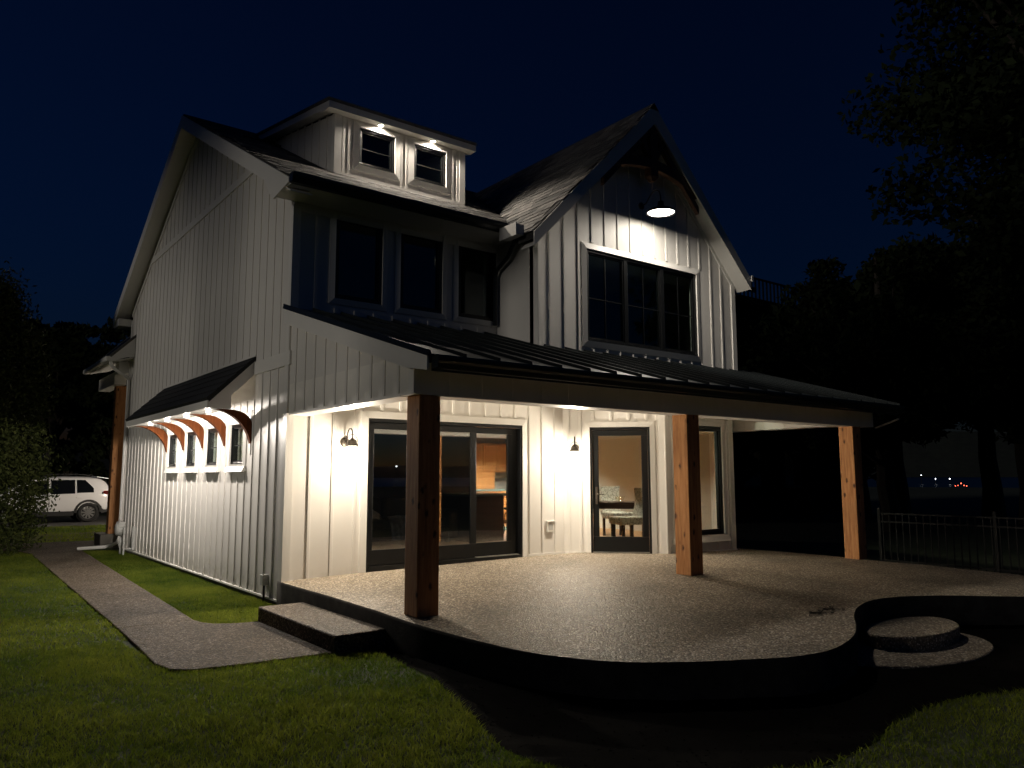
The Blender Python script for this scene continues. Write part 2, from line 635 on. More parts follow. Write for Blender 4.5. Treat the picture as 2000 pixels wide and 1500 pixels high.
structure(disc('ground', 120, GZ, 'ground', rings=(.1, .3, 1)), 'dark lawn ground around the house')
structure(disc('lake', 5000, GZ - 2.2, 'lake', rings=(.03, .2, 1)), 'dark lake beyond the lawn')
b = MB()
n = 160
for ring, (r, zz) in enumerate(((2300, -4), (2700, 1), (3200, .6), (3600, -4))):
    for k in range(n):
        t = 2 * math.pi * k / n
        h = 30 + 26 * noise.noise(Vector((math.cos(t) * 3, math.sin(t) * 3, 0))) + 10 * noise.noise(Vector((math.cos(t) * 11, math.sin(t) * 11, 4)))
        h *= 1 + 2.6 * max(0, math.cos(t - R(45))) ** .5      # higher on the far side of the house
        b.v.append((r * math.cos(t), r * math.sin(t), GZ + (h * zz if zz > 0 else zz)))
for i in range(3):
    for k in range(n):
        b.f.append((i * n + k, i * n + (k + 1) % n, (i + 1) * n + (k + 1) % n, (i + 1) * n + k))
structure(b.obj('hills', 'hill'), 'low dark hills on the far shore')

# ------------------------------------------------------------------ path of poured slabs
PZ = GZ + .03
path = structure(empty('path', (-1.5, 2, GZ)), 'exposed aggregate walkway beside the house')
def slab(poly, z0, z1, name='slab', mat='path', parent=None, rel=(0, 0, 0)):
    b = MB()
    b.prism([(x - rel[0], y - rel[1], z0 - rel[2]) for x, y in poly], [(x - rel[0], y - rel[1], z1 - rel[2]) for x, y in poly])
    return b.obj(name, mat, parent, bevel=.012)
def pxr(y):   # right edge of path
    return -1.17 + (y + .29) * (.42 / 10.5)
def pxl(y):
    return -1.99 + (y + .5) * (.23 / 10.5)
PATHS = []
corner = [(-1.17, -.29), (-1.14, -.50), (-1.06, -.66), (-.9, -.78), (-.58, -.86), (-.60, -2.9), (-.72, -2.86), (-1.4, -2.81), (-1.85, -2.74), (-2.0, -2.6), (-2.06, -2.3), (-2.02, -1.4), (pxl(-.29), -.29)]
PATHS.append(corner)
ys = [-.282, 3.2, 6.7, 10.15]
for a, c in zip(ys[:-1], ys[1:]):
    PATHS.append([(pxr(a), a), (pxr(c - .009), c - .009), (pxl(c - .009), c - .009), (pxl(a), a)])
PATHS.append([(-.74, 10.15), (-.55, 10.7), (.3, 11.2), (.3, 13.2), (-3.6, 13.6), (-5.2, 13.4), (-5.2, 11.9), (-2.6, 11.7), (-1.95, 11.2), (-1.76, 10.15)])
rel = (-1.5, 2, GZ)
for p in PATHS:
    slab(p, GZ - .1, PZ, 'slab', 'path', path, rel)
walk = slab([(2.5, 14.1), (2.5, 16.8), (-6.5, 17.4), (-6.5, 14.6)], GZ - .1, GZ + .02, 'front_walk', 'path')
structure(walk, 'dim cross walkway behind the side path')
drive = slab([(14, 20.4), (14, 27.5), (-14, 28.5), (-14, 20.9)], GZ - .1, GZ + .015, 'driveway', 'asphalt')
structure(drive, 'dark driveway behind the house')

# ------------------------------------------------------------------ patio with curved edge, side step
PATIO = [(-.03, -.1), (-.03, -.9), (-.03, -1.75), (-.05, -2.56), (-.05, -3.4), (-.01, -3.95), (.05, -4.5), (.17, -5.04), (.46, -5.58), (.85, -5.93), (1.26, -6.19), (1.68, -6.40), (2.1, -6.45), (2.62, -6.33), (3.04, -6.13), (3.5, -5.86), (3.98, -5.65), (4.45, -5.55), (4.92, -5.6), (5.42, -5.81), (6.27, -6.38), (7.2, -7.0), (8.3, -7.2), (9.0, -6.7), (9.0, -6.0), (8.85, -5.4), (8.78, -4.7), (8.72, -4.1), (8.5, -3.55), (8.42, -2.2), (8.42, -.8), (8.42, .1)]
pl = spline(PATIO, 5, closed=False) + [(-.03, .1)]
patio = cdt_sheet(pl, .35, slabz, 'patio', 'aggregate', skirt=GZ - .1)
structure(patio, 'exposed aggregate patio slab with a curved edge')
b = MB().box(-.605, -.045, -2.92, -.82, GZ - .1, -.24)
st = b.obj('step', 'stepside', bevel=.018)
structure(st, 'single aggregate step up to the patio')

def round_step(cx, cy, rx, ry, z1, label, rot=0):
    o = []
    for k in range(40):
        t = 2 * math.pi * k / 40
        x, y = rx * math.cos(t) * (1 + .02 * math.sin(3 * t)), ry * math.sin(t)
        o.append((x * math.cos(rot) - y * math.sin(rot), x * math.sin(rot) + y * math.cos(rot)))
    b = MB()
    b.prism([(x, y, GZ - .05 - z1) for x, y in o], [(x, y, 0) for x, y in o])
    ob = b.obj('stepping_stone', 'aggregate', bevel=.02, loc=(cx, cy, z1))
    tag(ob, label, 'stepping stone', 'rounded stepping stones by the patio edge')
round_step(4.38, -6.0, .74, .36, -.27, 'raised oval stepping stone tucked into the patio curve', R(3))
round_step(4.0, -6.12, 1.12, .64, -.40, 'low wide stepping stone below the oval one, lit as a crescent', R(-2))

BED = [(-.04, -2.93), (-.2, -2.96), (-.24, -3.31), (-.3, -4.09), (-.42, -4.6), (-.67, -5.38), (-.86, -6.08), (-.6, -6.7), (.3, -7.25), (1.0, -7.3), (1.75, -7.15), (2.6, -7.2), (3.2, -7.4), (4.6, -7.7), (6.5, -8.2), (9.7, -8.6), (10.6, -6), (10.4, -2), (9.9, 1), (8, 1), (8, -3), (3, -4), (.6, -3)]
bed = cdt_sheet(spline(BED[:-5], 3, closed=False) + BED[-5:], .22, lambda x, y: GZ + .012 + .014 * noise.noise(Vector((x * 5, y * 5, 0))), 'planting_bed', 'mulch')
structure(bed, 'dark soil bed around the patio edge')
# loose bark chips on the bed
V, Fc = [], []
bp = spline(BED[:-5], 3, closed=False) + BED[-5:]
cnt = 0
while cnt < 1200:
    x, y = random.uniform(-1, 6), random.uniform(-8.2, -2.9)
    if not inside((x, y), bp) or inside((x, y), pl):
        continue
    cnt += 1
    a, l, w, h = random.uniform(0, 6.3), random.uniform(.006, .018), random.uniform(.003, .006), random.uniform(.002, .005)
    ca, sa = math.cos(a), math.sin(a)
    i0 = len(V)
    z = GZ + .018 + random.uniform(0, .008)
    for du, dv, dz in ((-l, -w, 0), (l, -w, random.uniform(0, .01)), (l, w, 0), (-l, w, random.uniform(0, .01)), (0, 0, h)):
        V.append((x + du * ca - dv * sa, y + du * sa + dv * ca, z + dz))
    Fc += [(i0, i0 + 1, i0 + 4), (i0 + 1, i0 + 2, i0 + 4), (i0 + 2, i0 + 3, i0 + 4), (i0 + 3, i0, i0 + 4)]
mb = MB()
mb.v, mb.f = V, Fc
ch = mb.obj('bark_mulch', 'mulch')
tag(ch, 'loose dark bark chips strewn over the soil bed', 'mulch', kind='stuff')

# ------------------------------------------------------------------ FARMHOUSE
house = tag(empty('farmhouse', (0, 0, 0)), 'white board and batten farmhouse with black roofs, lit porch and dormer', 'house')
BAT = {}
def batten_mesh():
    b = MB()
    w, d, ch_ = .023, .015, .004
    prof = [(-w, .004), (-w, -d + ch_), (-w + ch_, -d), (w - ch_, -d), (w, -d + ch_), (w, .004)]
    b.prism([(x, y, 0) for x, y in prof], [(x, y, 1) for x, y in prof])
    o = b.obj('batten', 'siding')
    me = o.data
    bpy.data.objects.remove(o)
    return me
BATM = batten_mesh()

def batten(frame, u, z0, z1, parent):
    if z1 - z0 < .03:
        return
    o = bpy.data.objects.new('batten', BATM)
    COL.objects.link(o)
    o.parent = parent
    o.location = frame(u, 0, z0)
    o.rotation_euler = (0, 0, frame.a)
    o.scale = (1, 1, z1 - z0)
    return o

def battens(frame, us, zlo, zhi, parent, holes=()):
    """zlo, zhi: numbers or functions of u; holes: (u0,u1,z0,z1)"""
    for u in us:
        lo = zlo(u) if callable(zlo) else zlo
        hi = zhi(u) if callable(zhi) else zhi
        segs = [(lo, hi)]
        for (a, c, z0, z1) in holes:
            if a - .03 < u < c + .03:
                ns = []
                for s0, s1 in segs:
                    if z1 <= s0 or z0 >= s1:
                        ns.append((s0, s1))
                    else:
                        if z0 > s0:
                            ns.append((s0, z0))
                        if z1 < s1:
                            ns.append((z1, s1))
                segs = ns
        for s0, s1 in segs:
            batten(frame, u, s0, s1, parent)

def frange(a, c, s):
    out = []
    while (s > 0 and a <= c) or (s < 0 and a >= c):
        out.append(a)
        a += s
    return out

def wall(frame, u0, u1, z0, z1, holes=(), th=.14, top=None, name='wall', mat='siding', extra=None):
    """box cells around openings; top = list of (u,z) making a gable outline above z1"""
    cu = sorted({u0, u1, *[h[0] for h in holes], *[h[1] for h in holes]})
    cz = sorted({z0, z1, *[h[2] for h in holes], *[h[3] for h in holes]})
    b = MB()
    for i in range(len(cu) - 1):
        run = None
        for j in range(len(cz) - 1):
            mu, mz = (cu[i] + cu[i + 1]) / 2, (cz[j] + cz[j + 1]) / 2
            hole = any(h[0] < mu < h[1] and h[2] < mz < h[3] for h in holes)
            if not hole:
                run = (run[0], cz[j + 1]) if run else (cz[j], cz[j + 1])
            if (hole or j == len(cz) - 2) and run:
                b.box(cu[i], cu[i + 1], -th, 0, run[0], run[1], frame)
                run = None
    if top:
        poly = [(u0, z1), *top, (u1, z1)]
        b.prism([frame(u, -th, z) for u, z in poly], [frame(u, 0, z) for u, z in poly])
    if extra:
        extra(b)
    return b.obj(name, mat, house)

def part(name, mat, b, parent=house, **k):
    return b.obj(name, mat, parent, **k)

def casing(frame, u0, u1, z0, z1, w, parent, sill=False, d_in=.036, d_out=.016, mat='trim', bottom=True):
    """mitred sloping boards round an opening"""
    O = [(u0 - w, z0 - w), (u1 + w, z0 - w), (u1 + w, z1 + w), (u0 - w, z1 + w)]
    I = [(u0, z0), (u1, z0), (u1, z1), (u0, z1)]
    for k in range(4):
        if k == 0 and not bottom:
            continue
        q = (k + 1) % 4
        g = .0012
        outl = [O[k], O[q], I[q], I[k]]
        if not bottom:
            outl = [(u, max(z, z0)) for u, z in outl]
        cu = sum(p[0] for p in outl) / 4
        cz = sum(p[1] for p in outl) / 4
        ends = []
        for (u, z) in outl:
            ends.append((u + (g if u < cu else -g), z + (g if z < cz else -g)))
        b = MB()
        ds = [d_out, d_out, d_in, d_in]
        b.prism([frame(u, -.003, z) for u, z in ends], [frame(u, d, z) for (u, z), d in zip(ends, ds)])
        part('casing', mat, b, parent)

def window(frame, u0, u1, z0, z1, grid=(0, 0), w=.085, fw=.045, glass='glass', mull=(), cas=True, name='window', d0=-.03):
    b = MB()
    for a in ((u0, u1, z0, z0 + fw), (u0, u1, z1 - fw, z1), (u0, u0 + fw, z0 + fw, z1 - fw), (u1 - fw, u1, z0 + fw, z1 - fw)):
        b.box(a[0], a[1], -.09, .012, a[2], a[3], frame)
    for m in mull:
        b.box(m - .04, m + .04, -.09, .008, z0 + fw, z1 - fw, frame)
    wdw = part(name, 'black', b, bevel=.004)
    cuts = [u0 + fw] + [q for m in mull for q in (m - .04, m + .04)] + [u1 - fw]
    for i in range(0, len(cuts), 2):
        a, c = cuts[i], cuts[i + 1]
        b = MB()
        sw = .028
        for e in ((a, c, z0 + fw, z0 + fw + sw), (a, c, z1 - fw - sw, z1 - fw), (a, a + sw, z0 + fw + sw, z1 - fw - sw), (c - sw, c, z0 + fw + sw, z1 - fw - sw)):
            b.box(e[0] + .001, e[1] - .001, -.07, -.008, e[2] + .001, e[3] - .001, frame)
        part('sash', 'black', b, wdw)
        b = MB()
        b.box(a + sw, c - sw, d0 - .012, d0 - .006, z0 + fw + sw, z1 - fw - sw, frame)
        part('pane', glass, b, wdw)
        nv, nh = grid
        for k in range(1, nv):
            uu = a + sw + (c - a - 2 * sw) * k / nv
            part('muntin', 'black', MB().box(uu - .008, uu + .008, d0 - .005, d0 + .006, z0 + fw + sw, z1 - fw - sw, frame), wdw)
        for k in range(1, nh):
            zz = z0 + fw + sw + (z1 - z0 - 2 * fw - 2 * sw) * (k / nh if nh > 2 else .47)
            part('muntin', 'black', MB().box(a + sw, c - sw, d0 - .005, d0 + .007, zz - .008, zz + .008, frame), wdw)
    if cas:
        casing(frame, u0, u1, z0, z1, w, wdw)
    return wdw

# ---- openings
SL = (1.18, 3.98, -.02, 2.10)                                # slider
UPW = [(.61, 1.355), (1.655, 2.40), (2.695, 3.44)]           # upper windows
UZ = (3.77, 4.99)
SMW = [(-2.286, -1.665), (-3.535, -2.915), (-4.775, -4.155), (-6.02, -5.40)]   # u=-y on the side wall
SMZ = (1.46, 2.07)
DR = (.46, 1.47, -.04, 2.10)                                 # door on the angled wall
BW = (6.36, 7.60, .25, 2.15)                                 # bay window
UW = (4.53, 7.29, 3.44, 4.97)                                # upper gable window
DW = [(1.395, 2.05), (2.41, 3.055)]
DZ = (6.25, 6.875)

SLOPE = .537
def roofz(y):      # top of the main front slope
    return 5.17 + SLOPE * (y + .60)
RIDGE_Y = 5.04
RZ = roofz(RIDGE_Y)
def rz_side(y):
    return roofz(y) if y <= RIDGE_Y else RZ - SLOPE * (y - RIDGE_Y)

# side (gable) wall
g_holes = [(a, c, SMZ[0], SMZ[1]) for a, c in SMW]
side = wall(F_SIDE, -10.08, 0, -.345, 5.2, g_holes, top=[(-10.08, 5.3), (-RIDGE_Y, RZ - .14), (0, 5.3)])
side.name = 'gable_wall'
ex = .155
bh = [(a - ex, c + ex, SMZ[0] - .13, SMZ[1] + ex) for a, c in SMW]
bh += [(-9.6, -1.25, 6.02, 6.15), (-6.75, -1.28, 2.4, 3.05), (-1.3, .1, 2.765, 2.955)]
us = frange(-.09, -10.0, -.308)
def top_side(u):
    return rz_side(-u) - .37
battens(F_SIDE, us, -.335, top_side, side, bh)
# horizontal belly band under the gable, and the short band by the awning
part('band_board', 'trim', MB().box(-9.1, -1.55, -.002, .026, 6.02, 6.15, F_SIDE))
part('band_board', 'trim', MB().box(-1.29, .07, -.002, .03, 2.765, 2.955, F_SIDE))
# base flashing and foundation
part('drip_edge', 'trim', MB().box(-10.08, 0, -.002, .03, -.36, -.335, F_SIDE))
b = MB()
b.box(.03, .25, .02, 10.05, GZ - .2, -.3)
b.box(.03, 9.4, .04, .3, GZ - .2, -.13)
part('foundation', 'concrete', b)
# corner boards
b = MB()
b.box(-.10, .0, -.003, .026, -.345, 5.0, F_SIDE)
b.box(-.026, .085, -.003, .026, -.33, 5.0, F_FRONT)
part('corner_board', 'trim', b)
b = MB()
b.box(-10.106, -9.99, -.003, .026, -.345, 5.0, F_SIDE)
part('corner_board', 'trim', b)

# front wall
fw_holes = [SL] + [(a, c, *UZ) for a, c in UPW]
front = wall(F_FRONT, 0.14, 4.9, -.13, 5.2, fw_holes, mat='siding')
front.name = 'front_wall'
bh = [(SL[0] - .14, SL[1] + .14, -.2, 2.22)] + [(a - .14, c + .14, UZ[0] - .14, UZ[1] + .14) for a, c in UPW]
battens(F_FRONT, [.33, .66, 1.0, 1.40, 1.71, 2.02, 2.33, 2.64, 2.95, 3.26, 3.57, 3.86, 4.15, 4.42, 4.70], -.12, 2.62, front, bh)
battens(F_FRONT, frange(.33, 3.4, .307), 3.56, 4.98, front, bh)
part('base_trim', 'trim', MB().box(.085, 1.08, -.002, .026, -.135, -.085, F_FRONT))
part('base_trim', 'trim', MB().box(4.08, 4.86, -.002, .026, -.04, .012, F_FRONT))
# angled wall with the entry door
ang = wall(F_ANG, 0, 1.711, -.1, 2.62, [DR])
ang.name = 'angled_wall'
bh = [(DR[0] - .13, DR[1] + .12, -.2, 2.22)]
battens(F_ANG, [.10, .30, .52, .82, 1.12, 1.42, 1.60], -.06, 2.62, ang, bh)
part('base_trim', 'trim', MB().box(.03, .34, -.002, .026, -.06, .004, F_ANG))
# bay front wall
bay = wall(F_BAY, 6.09, 7.91, -.1, 2.62, [BW])
bay.name = 'bay_wall'
battens(F_BAY, [6.22, 6.53, 6.84, 7.15, 7.46, 7.77], -.06, 2.62, bay, [(BW[0] - .13, BW[1] + .13, .10, 2.28)])
part('base_trim', 'trim', MB().box(6.10, 7.95, -.002, .03, -.075, -.03, F_BAY))
b = MB()
b.box(7.82, 7.935, -.003, .024, -.1, 2.6, F_BAY)
part('corner_board', 'trim', b)
b = MB()
b.box(6.075, 6.17, -.003, .024, -.06, 2.6, F_BAY)
b.box(1.62, 1.735, -.003, .024, -.06, 2.6, F_ANG)
part('corner_board', 'trim', b)
F_ANG2 = Frame(7.91, -1.21, 45)
part('bay_wall', 'siding', MB().box(0, 1.711, -.14, -.001, -.1, 2.62, F_ANG2))
# hidden outer walls
b = MB()
b.box(9.36, 9.5, -.001, 10.08, -.4, 5.2)
b.box(.14, 9.36, 9.94, 10.08, -.4, 5.2)
b.box(9.0, 9.36, -.001, .14, -.1, 5.2)
part('rear_wall', 'siding', b)

# upper bay walls
up = wall(F_UP, 3.47, 8.42, 3.05, 4.9, [(UW[0], UW[1], UW[2], 4.9)], top=None)
up.name = 'upper_bay_wall'
CX, CZ, CS = 5.92, 7.76, 1.035     # cross gable ridge
def cz(x):
    return CZ - CS * abs(x - CX)
b = MB()
P = [(3.47, 4.9), (UW[0], 4.9), (UW[0], UW[3]), (UW[1], UW[3]), (UW[1], 4.9), (8.42, 4.9), (8.42, cz(8.42) - .12), (CX, CZ - .12), (3.47, cz(3.47) - .12)]
b.prism([F_UP(u, -.14, z) for u, z in P], [F_UP(u, 0, z) for u, z in P])
upg = part('upper_bay_gable', 'siding', b)
def up_top(u):
    return cz(u) - .27
bh = [(UW[0] - .12, UW[1] + .12, UW[2] - .12, UW[3] + .12)]
battens(F_UP, [3.76 + .305 * k for k in range(16) if 3.76 + .305 * k < 8.3], 3.16, up_top, upg, bh)
b = MB()
b.box(3.47, 3.61, -.999, -.001, 3.05, 5.1)
part('upper_bay_wall', 'siding', b)
part('upper_bay_wall', 'siding', MB().box(8.28, 8.42, -.999, 1, 3.05, 5.1))
part('corner_board', 'trim', MB().box(3.448, 3.56, -.003, .025, 3.16, cz(3.5) - .2, F_UP).box(-.02, .09, 0, .024, 3.18, 5.0, Frame(3.47, -1.0, -90)))
part('corner_board', 'trim', MB().box(8.33, 8.445, -.003, .025, 3.16, cz(8.42) - .2, F_UP))
part('base_trim', 'trim', MB().box(3.448, 8.445, -.004, .032, 3.10, 3.16, F_UP))

# windows
for a, c in UPW:
    window(F_FRONT, a, c, *UZ)
for a, c in SMW:
    w_ = window(F_SIDE, a, c, *SMZ, w=.085, fw=.03, grid=(0, 2))
    part('sill', 'trim', MB().prism([F_SIDE(a - .10, -.002, SMZ[0] - .12), F_SIDE(c + .10, -.002, SMZ[0] - .12), F_SIDE(c + .10, -.002, SMZ[0] - .03), F_SIDE(a - .10, -.002, SMZ[0] - .03)],
         [F_SIDE(a - .10, .075, SMZ[0] - .115), F_SIDE(c + .10, .075, SMZ[0] - .115), F_SIDE(c + .10, .04, SMZ[0] - .035), F_SIDE(a - .10, .04, SMZ[0] - .035)]), w_)
window(F_UP, *UW, grid=(2, 2), mull=(5.45, 6.37), w=.10, fw=.05)
w_ = window(F_BAY, *BW, w=.09, fw=.06)
part('sill', 'trim', MB().prism([F_BAY(BW[0] - .12, -.002, .13), F_BAY(BW[1] + .12, -.002, .13), F_BAY(BW[1] + .12, -.002, .23), F_BAY(BW[0] - .12, -.002, .23)],
     [F_BAY(BW[0] - .12, .10, .135), F_BAY(BW[1] + .12, .10, .135), F_BAY(BW[1] + .10, .045, .228), F_BAY(BW[0] - .10, .045, .228)]), w_)

# sliding patio door
u0, u1, z0, z1 = SL
b = MB()
b.box(u0, u1, -.12, .02, z1 - .05, z1, F_FRONT)
b.box(u0, u0 + .04, -.12, .02, -.1, z1 - .05, F_FRONT)
b.box(u1 - .04, u1, -.12, .02, -.1, z1 - .05, F_FRONT)
b.box(u0 + .04, u1 - .04, -.12, .03, -.1, .02, F_FRONT)
slider = part('sliding_door', 'black', b, bevel=.004)
def leaf(a, c, d0, d1, parent, gz0=.235, gz1=1.95, sl=.075, glass='doorglass'):
    b = MB()
    b.box(a, c, d0, d1, .025, gz0, F_FRONT)
    b.box(a, c, d0, d1, gz1, z1 - .055, F_FRONT)
    b.box(a, a + sl, d0, d1, gz0, gz1, F_FRONT)
    b.box(c - sl, c, d0, d1, gz0, gz1, F_FRONT)
    part('door_leaf', 'black', b, parent, bevel=.005)
    part('pane', glass, MB().box(a + sl, c - sl, (d0 + d1) / 2 - .004, (d0 + d1) / 2 + .004, gz0, gz1, F_FRONT), parent)
leaf(1.225, 2.10, -.045, 0.0, slider, sl=.062)
leaf(2.101, 3.055, -.045, 0.0, slider, sl=.085)
leaf(3.03, 3.82, -.10, -.055, slider, sl=.085)
part('door_leaf', 'black', MB().box(3.822, 3.938, -.10, -.06, .025, z1 - .055, F_FRONT), slider)
part('threshold', 'steel', MB().box(3.06, 3.9, -.04, .026, .021, .032, F_FRONT), slider)
part('door_handle', 'darkmetal', MB().tube([F_FRONT(3.07, -.05, .95), F_FRONT(3.07, -.01, .97), F_FRONT(3.07, -.01, 1.18), F_FRONT(3.07, -.05, 1.2)], .009), slider)
casing(F_FRONT, u0, u1, -.10, z1, .10, slider, d_in=.034, d_out=.022, bottom=False)
# black kick board under the slider where the slab falls away
part('kick_board', 'black', MB().box(u0 + .003, u1 - .003, -.02, .016, -.13, -.101, F_FRONT), slider)

# entry door on the angled wall
u0, u1, z0, z1 = DR
b = MB()
b.box(u0, u1, -.11, .02, z1 - .045, z1, F_ANG)
b.box(u0, u0 + .035, -.11, .02, z0, z1 - .045, F_ANG)
b.box(u1 - .035, u1, -.11, .02, z0, z1 - .045, F_ANG)
b.box(u0 + .035, u1 - .035, -.11, .03, z0, .0, F_ANG)
door = part('entry_door', 'black', b, bevel=.003)
b = MB()
a, c = u0 + .04, u1 - .04
ga, gc, gz0, gz1 = .605, 1.325, .26, 1.955
b.box(a, c, -.06, -.012, .005, gz0, F_ANG)
b.box(a, c, -.06, -.012, gz1, z1 - .05, F_ANG)
b.box(a, ga, -.06, -.012, gz0, gz1, F_ANG)
b.box(gc, c, -.06, -.012, gz0, gz1, F_ANG)
part('door_leaf', 'black', b, door, bevel=.006)
part('pane', 'glass', MB().box(ga, gc, -.04, -.032, gz0, gz1, F_ANG), door)
b = MB()
b.box(.545, .585, -.011, .004, .80, 1.09, F_ANG)
b.tube([F_ANG(.565, 0, .97), F_ANG(.565, .05, .97), F_ANG(.60, .058, .968), F_ANG(.69, .056, .962)], .008)
part('door_handle', 'bronze', b, door, bevel=.003)
part('threshold', 'steel', MB().box(u0 + .04, u1 - .04, -.02, .034, .0015, .012, F_ANG), door)
casing(F_ANG, u0, u1, -.05, z1, .085, door, d_in=.034, d_out=.022, bottom=False)

# ---- porch: beams, posts, ceiling, roof
for (px_, py_) in ((.065, -3.313), (4.15, -3.313), (8.33, -3.313)):
    zb = slabz(px_ + .12, py_ + .12)
    b = MB()
    b.box(px_, px_ + .25, py_, py_ + .25, zb, 2.09)
    o = part('porch_post', 'post', b, bevel=.008)
    # saw-cut base gap plate
b = MB()
b.box(0.0, 8.96, -3.33, -3.05, 2.09, 2.41)
b.box(0.0, .26, -3.05, -.03, 2.10, 2.5)
b.box(8.28, 8.56, -3.05, -.01, 2.10, 2.5)
beam = part('porch_beam', 'beamwrap', b)
x = 0.0
k = 0
while x < 8.9:                       # wrap panels with fine joints
    xe = min(x + .408, 8.97)
    part('beam_panel', 'beamwrap', MB().box(x + .0015, xe - .0015, -3.338, -3.331, 2.092, 2.405), beam)
    x = xe
b = MB()
for yy in frange(-2.9, -.3, .41):
    part('beam_panel', 'soffit', MB().box(8.272, 8.279, yy, yy + .404, 2.105, 2.49), beam)
part('porch_ceiling', 'soffit', MB().box(.26, 8.6, -3.05, .0, 2.56, 2.6).box(4.9, 8.6, -1.2, 0, 2.605, 2.64))
part('beam_soffit', 'trim', MB().box(-.004, .262, -3.04, -.04, 2.085, 2.099))
part('beam_soffit', 'trim', MB().box(.27, 8.5, -3.328, -3.052, 2.082, 2.0895))

def prz(y):        # top of porch roof
    return 3.55 + y * .2985
Yg = -3.72
X0, X1 = -.10, 9.05
b = MB()
b.prism([(X0 + .02, .02, prz(0) - .09), (X1, .02, prz(0) - .09), (X1, Yg, prz(Yg) - .09), (X0 + .02, Yg, prz(Yg) - .09)],
        [(X0 + .02, .02, prz(0)), (X1, .02, prz(0)), (X1, Yg, prz(Yg)), (X0 + .02, Yg, prz(Yg))])
proof = part('porch_roof', 'roofing', b)
pitch = .405
nx = int((X1 - X0) / pitch)
pitch = (X1 - X0) / nx
panel_me = None
for k in range(nx):
    a = X0 + k * pitch
    b = MB()
    b.prism([(.006, .015, prz(.015) + .002), (pitch - .006, .015, prz(.015) + .002), (pitch - .006, Yg - .035, prz(Yg - .035) + .002), (.006, Yg - .035, prz(Yg - .035) + .002)],
            [(.006, .015, prz(.015) + .006), (pitch - .006, .015, prz(.015) + .006), (pitch - .006, Yg - .035, prz(Yg - .035) + .006), (.006, Yg - .035, prz(Yg - .035) + .006)])
    if panel_me is None:
        o = part('roof_panel', 'metal_roof', b, proof)
        panel_me = o.data
    else:
        o = mobj('roof_panel', panel_me, None, proof)
    o.location.x = a
seam_me = None
for k in range(nx + 1):
    b = MB()
    w_, h_ = .009, .042
    b.prism([(-w_, .015, prz(.015) + .004), (w_, .015, prz(.015) + .004), (w_, Yg - .05, prz(Yg - .05) + .004), (-w_, Yg - .05, prz(Yg - .05) + .004)],
            [(-w_, .015, prz(.015) + h_), (w_, .015, prz(.015) + h_), (w_, Yg - .05, prz(Yg - .05) + h_), (-w_, Yg - .05, prz(Yg - .05) + h_)])
    if seam_me is None:
        o = part('seam', 'metal_roof', b, proof)
        seam_me = o.data
    else:
        o = mobj('seam', seam_me, None, proof)
    o.location.x = X0 + k * pitch
# eave: dark fascia and box gutter
def gutter(name, x0, x1, y, ztop, h=.13, w=.13, mat='gutter', parent=house):
    prof = [(0, 0), (0, -h), (-w * .55, -h), (-w * .72, -h * .62), (-w * .95, -h * .42), (-w, -h * .2), (-w, 0), (-w + .006, 0), (-w + .006, -h * .18), (-w * .9, -h * .38), (-w * .68, -h * .58), (-w * .5, -h + .006), (-.006, -h + .006), (-.006, 0)]
    b = MB()
    b.prism([(x0, y + a, ztop + z) for a, z in prof], [(x1, y + a, ztop + z) for a, z in prof])
    b.box(x0 - .004, x0, y - w * .9, y, ztop - h * .95, ztop - .002)
    b.box(x1, x1 + .004, y - w * .9, y, ztop - h * .95, ztop - .002)
    return part(name, mat, b, parent)
gutter('gutter', X0 + .055, X1 - .01, Yg - .006, prz(Yg) - .02, .125, .12)
part('fascia', 'gutter', MB().box(X0 + .06, X1 - .02, Yg - .004, Yg + .02, 2.275, prz(Yg) - .092))
part('eave_soffit', 'soffit', MB().box(X0 + .06, X1 - .03, Yg + .02, -3.335, 2.40, 2.412))
# rake boards and side siding of the porch
for xx, s in ((X0, 1), (X1 - .03, 1)):
    b = MB()
    Pg = [(.0, prz(0) - .012), (Yg + .0, prz(Yg) - .012), (Yg, prz(Yg) - .16), (-3.30, prz(-3.3) - .215), (.0, prz(0) - .225)]
    b.prism([(xx, y, z) for y, z in Pg], [(xx + .03, y, z) for y, z in Pg])
    part('rake_board', 'trim', b)
part('rake_cap', 'metal_roof', MB().prism([(X0 - .012, .02, prz(0) - .02), (X0 + .03, .02, prz(0) - .02), (X0 + .03, Yg - .03, prz(Yg) - .03), (X0 - .012, Yg - .03, prz(Yg) - .03)],
     [(X0 - .012, .02, prz(0) + .012), (X0 + .03, .02, prz(0) + .012), (X0 + .03, Yg - .03, prz(Yg) + .01), (X0 - .012, Yg - .03, prz(Yg) + .01)]))
part('rake_soffit', 'soffit', MB().prism([(X0 + .03, 0, prz(0) - .2), (0.02, 0, prz(0) - .2), (.02, -3.3, prz(-3.3) - .2), (X0 + .03, -3.3, prz(-3.3) - .2)],
     [(X0 + .03, 0, prz(0) - .19), (0.02, 0, prz(0) - .19), (.02, -3.3, prz(-3.3) - .19), (X0 + .03, -3.3, prz(-3.3) - .19)]))
b = MB()
Pg = [(0, 2.115), (3.33, 2.115), (3.33, prz(-3.33) - .1), (0, prz(0) - .1)]
b.prism([F_SIDE(u, -.1, z) for u, z in Pg], [F_SIDE(u, -.001, z) for u, z in Pg])
pside = part('porch_side_wall', 'siding', b)
battens(F_SIDE, frange(.23, 3.2, .308), 2.12, lambda u: prz(-u) - .21, pside)
part('corner_board', 'trim', MB().box(3.24, 3.345, -.003, .024, 2.10, prz(-3.3) - .2, F_SIDE))
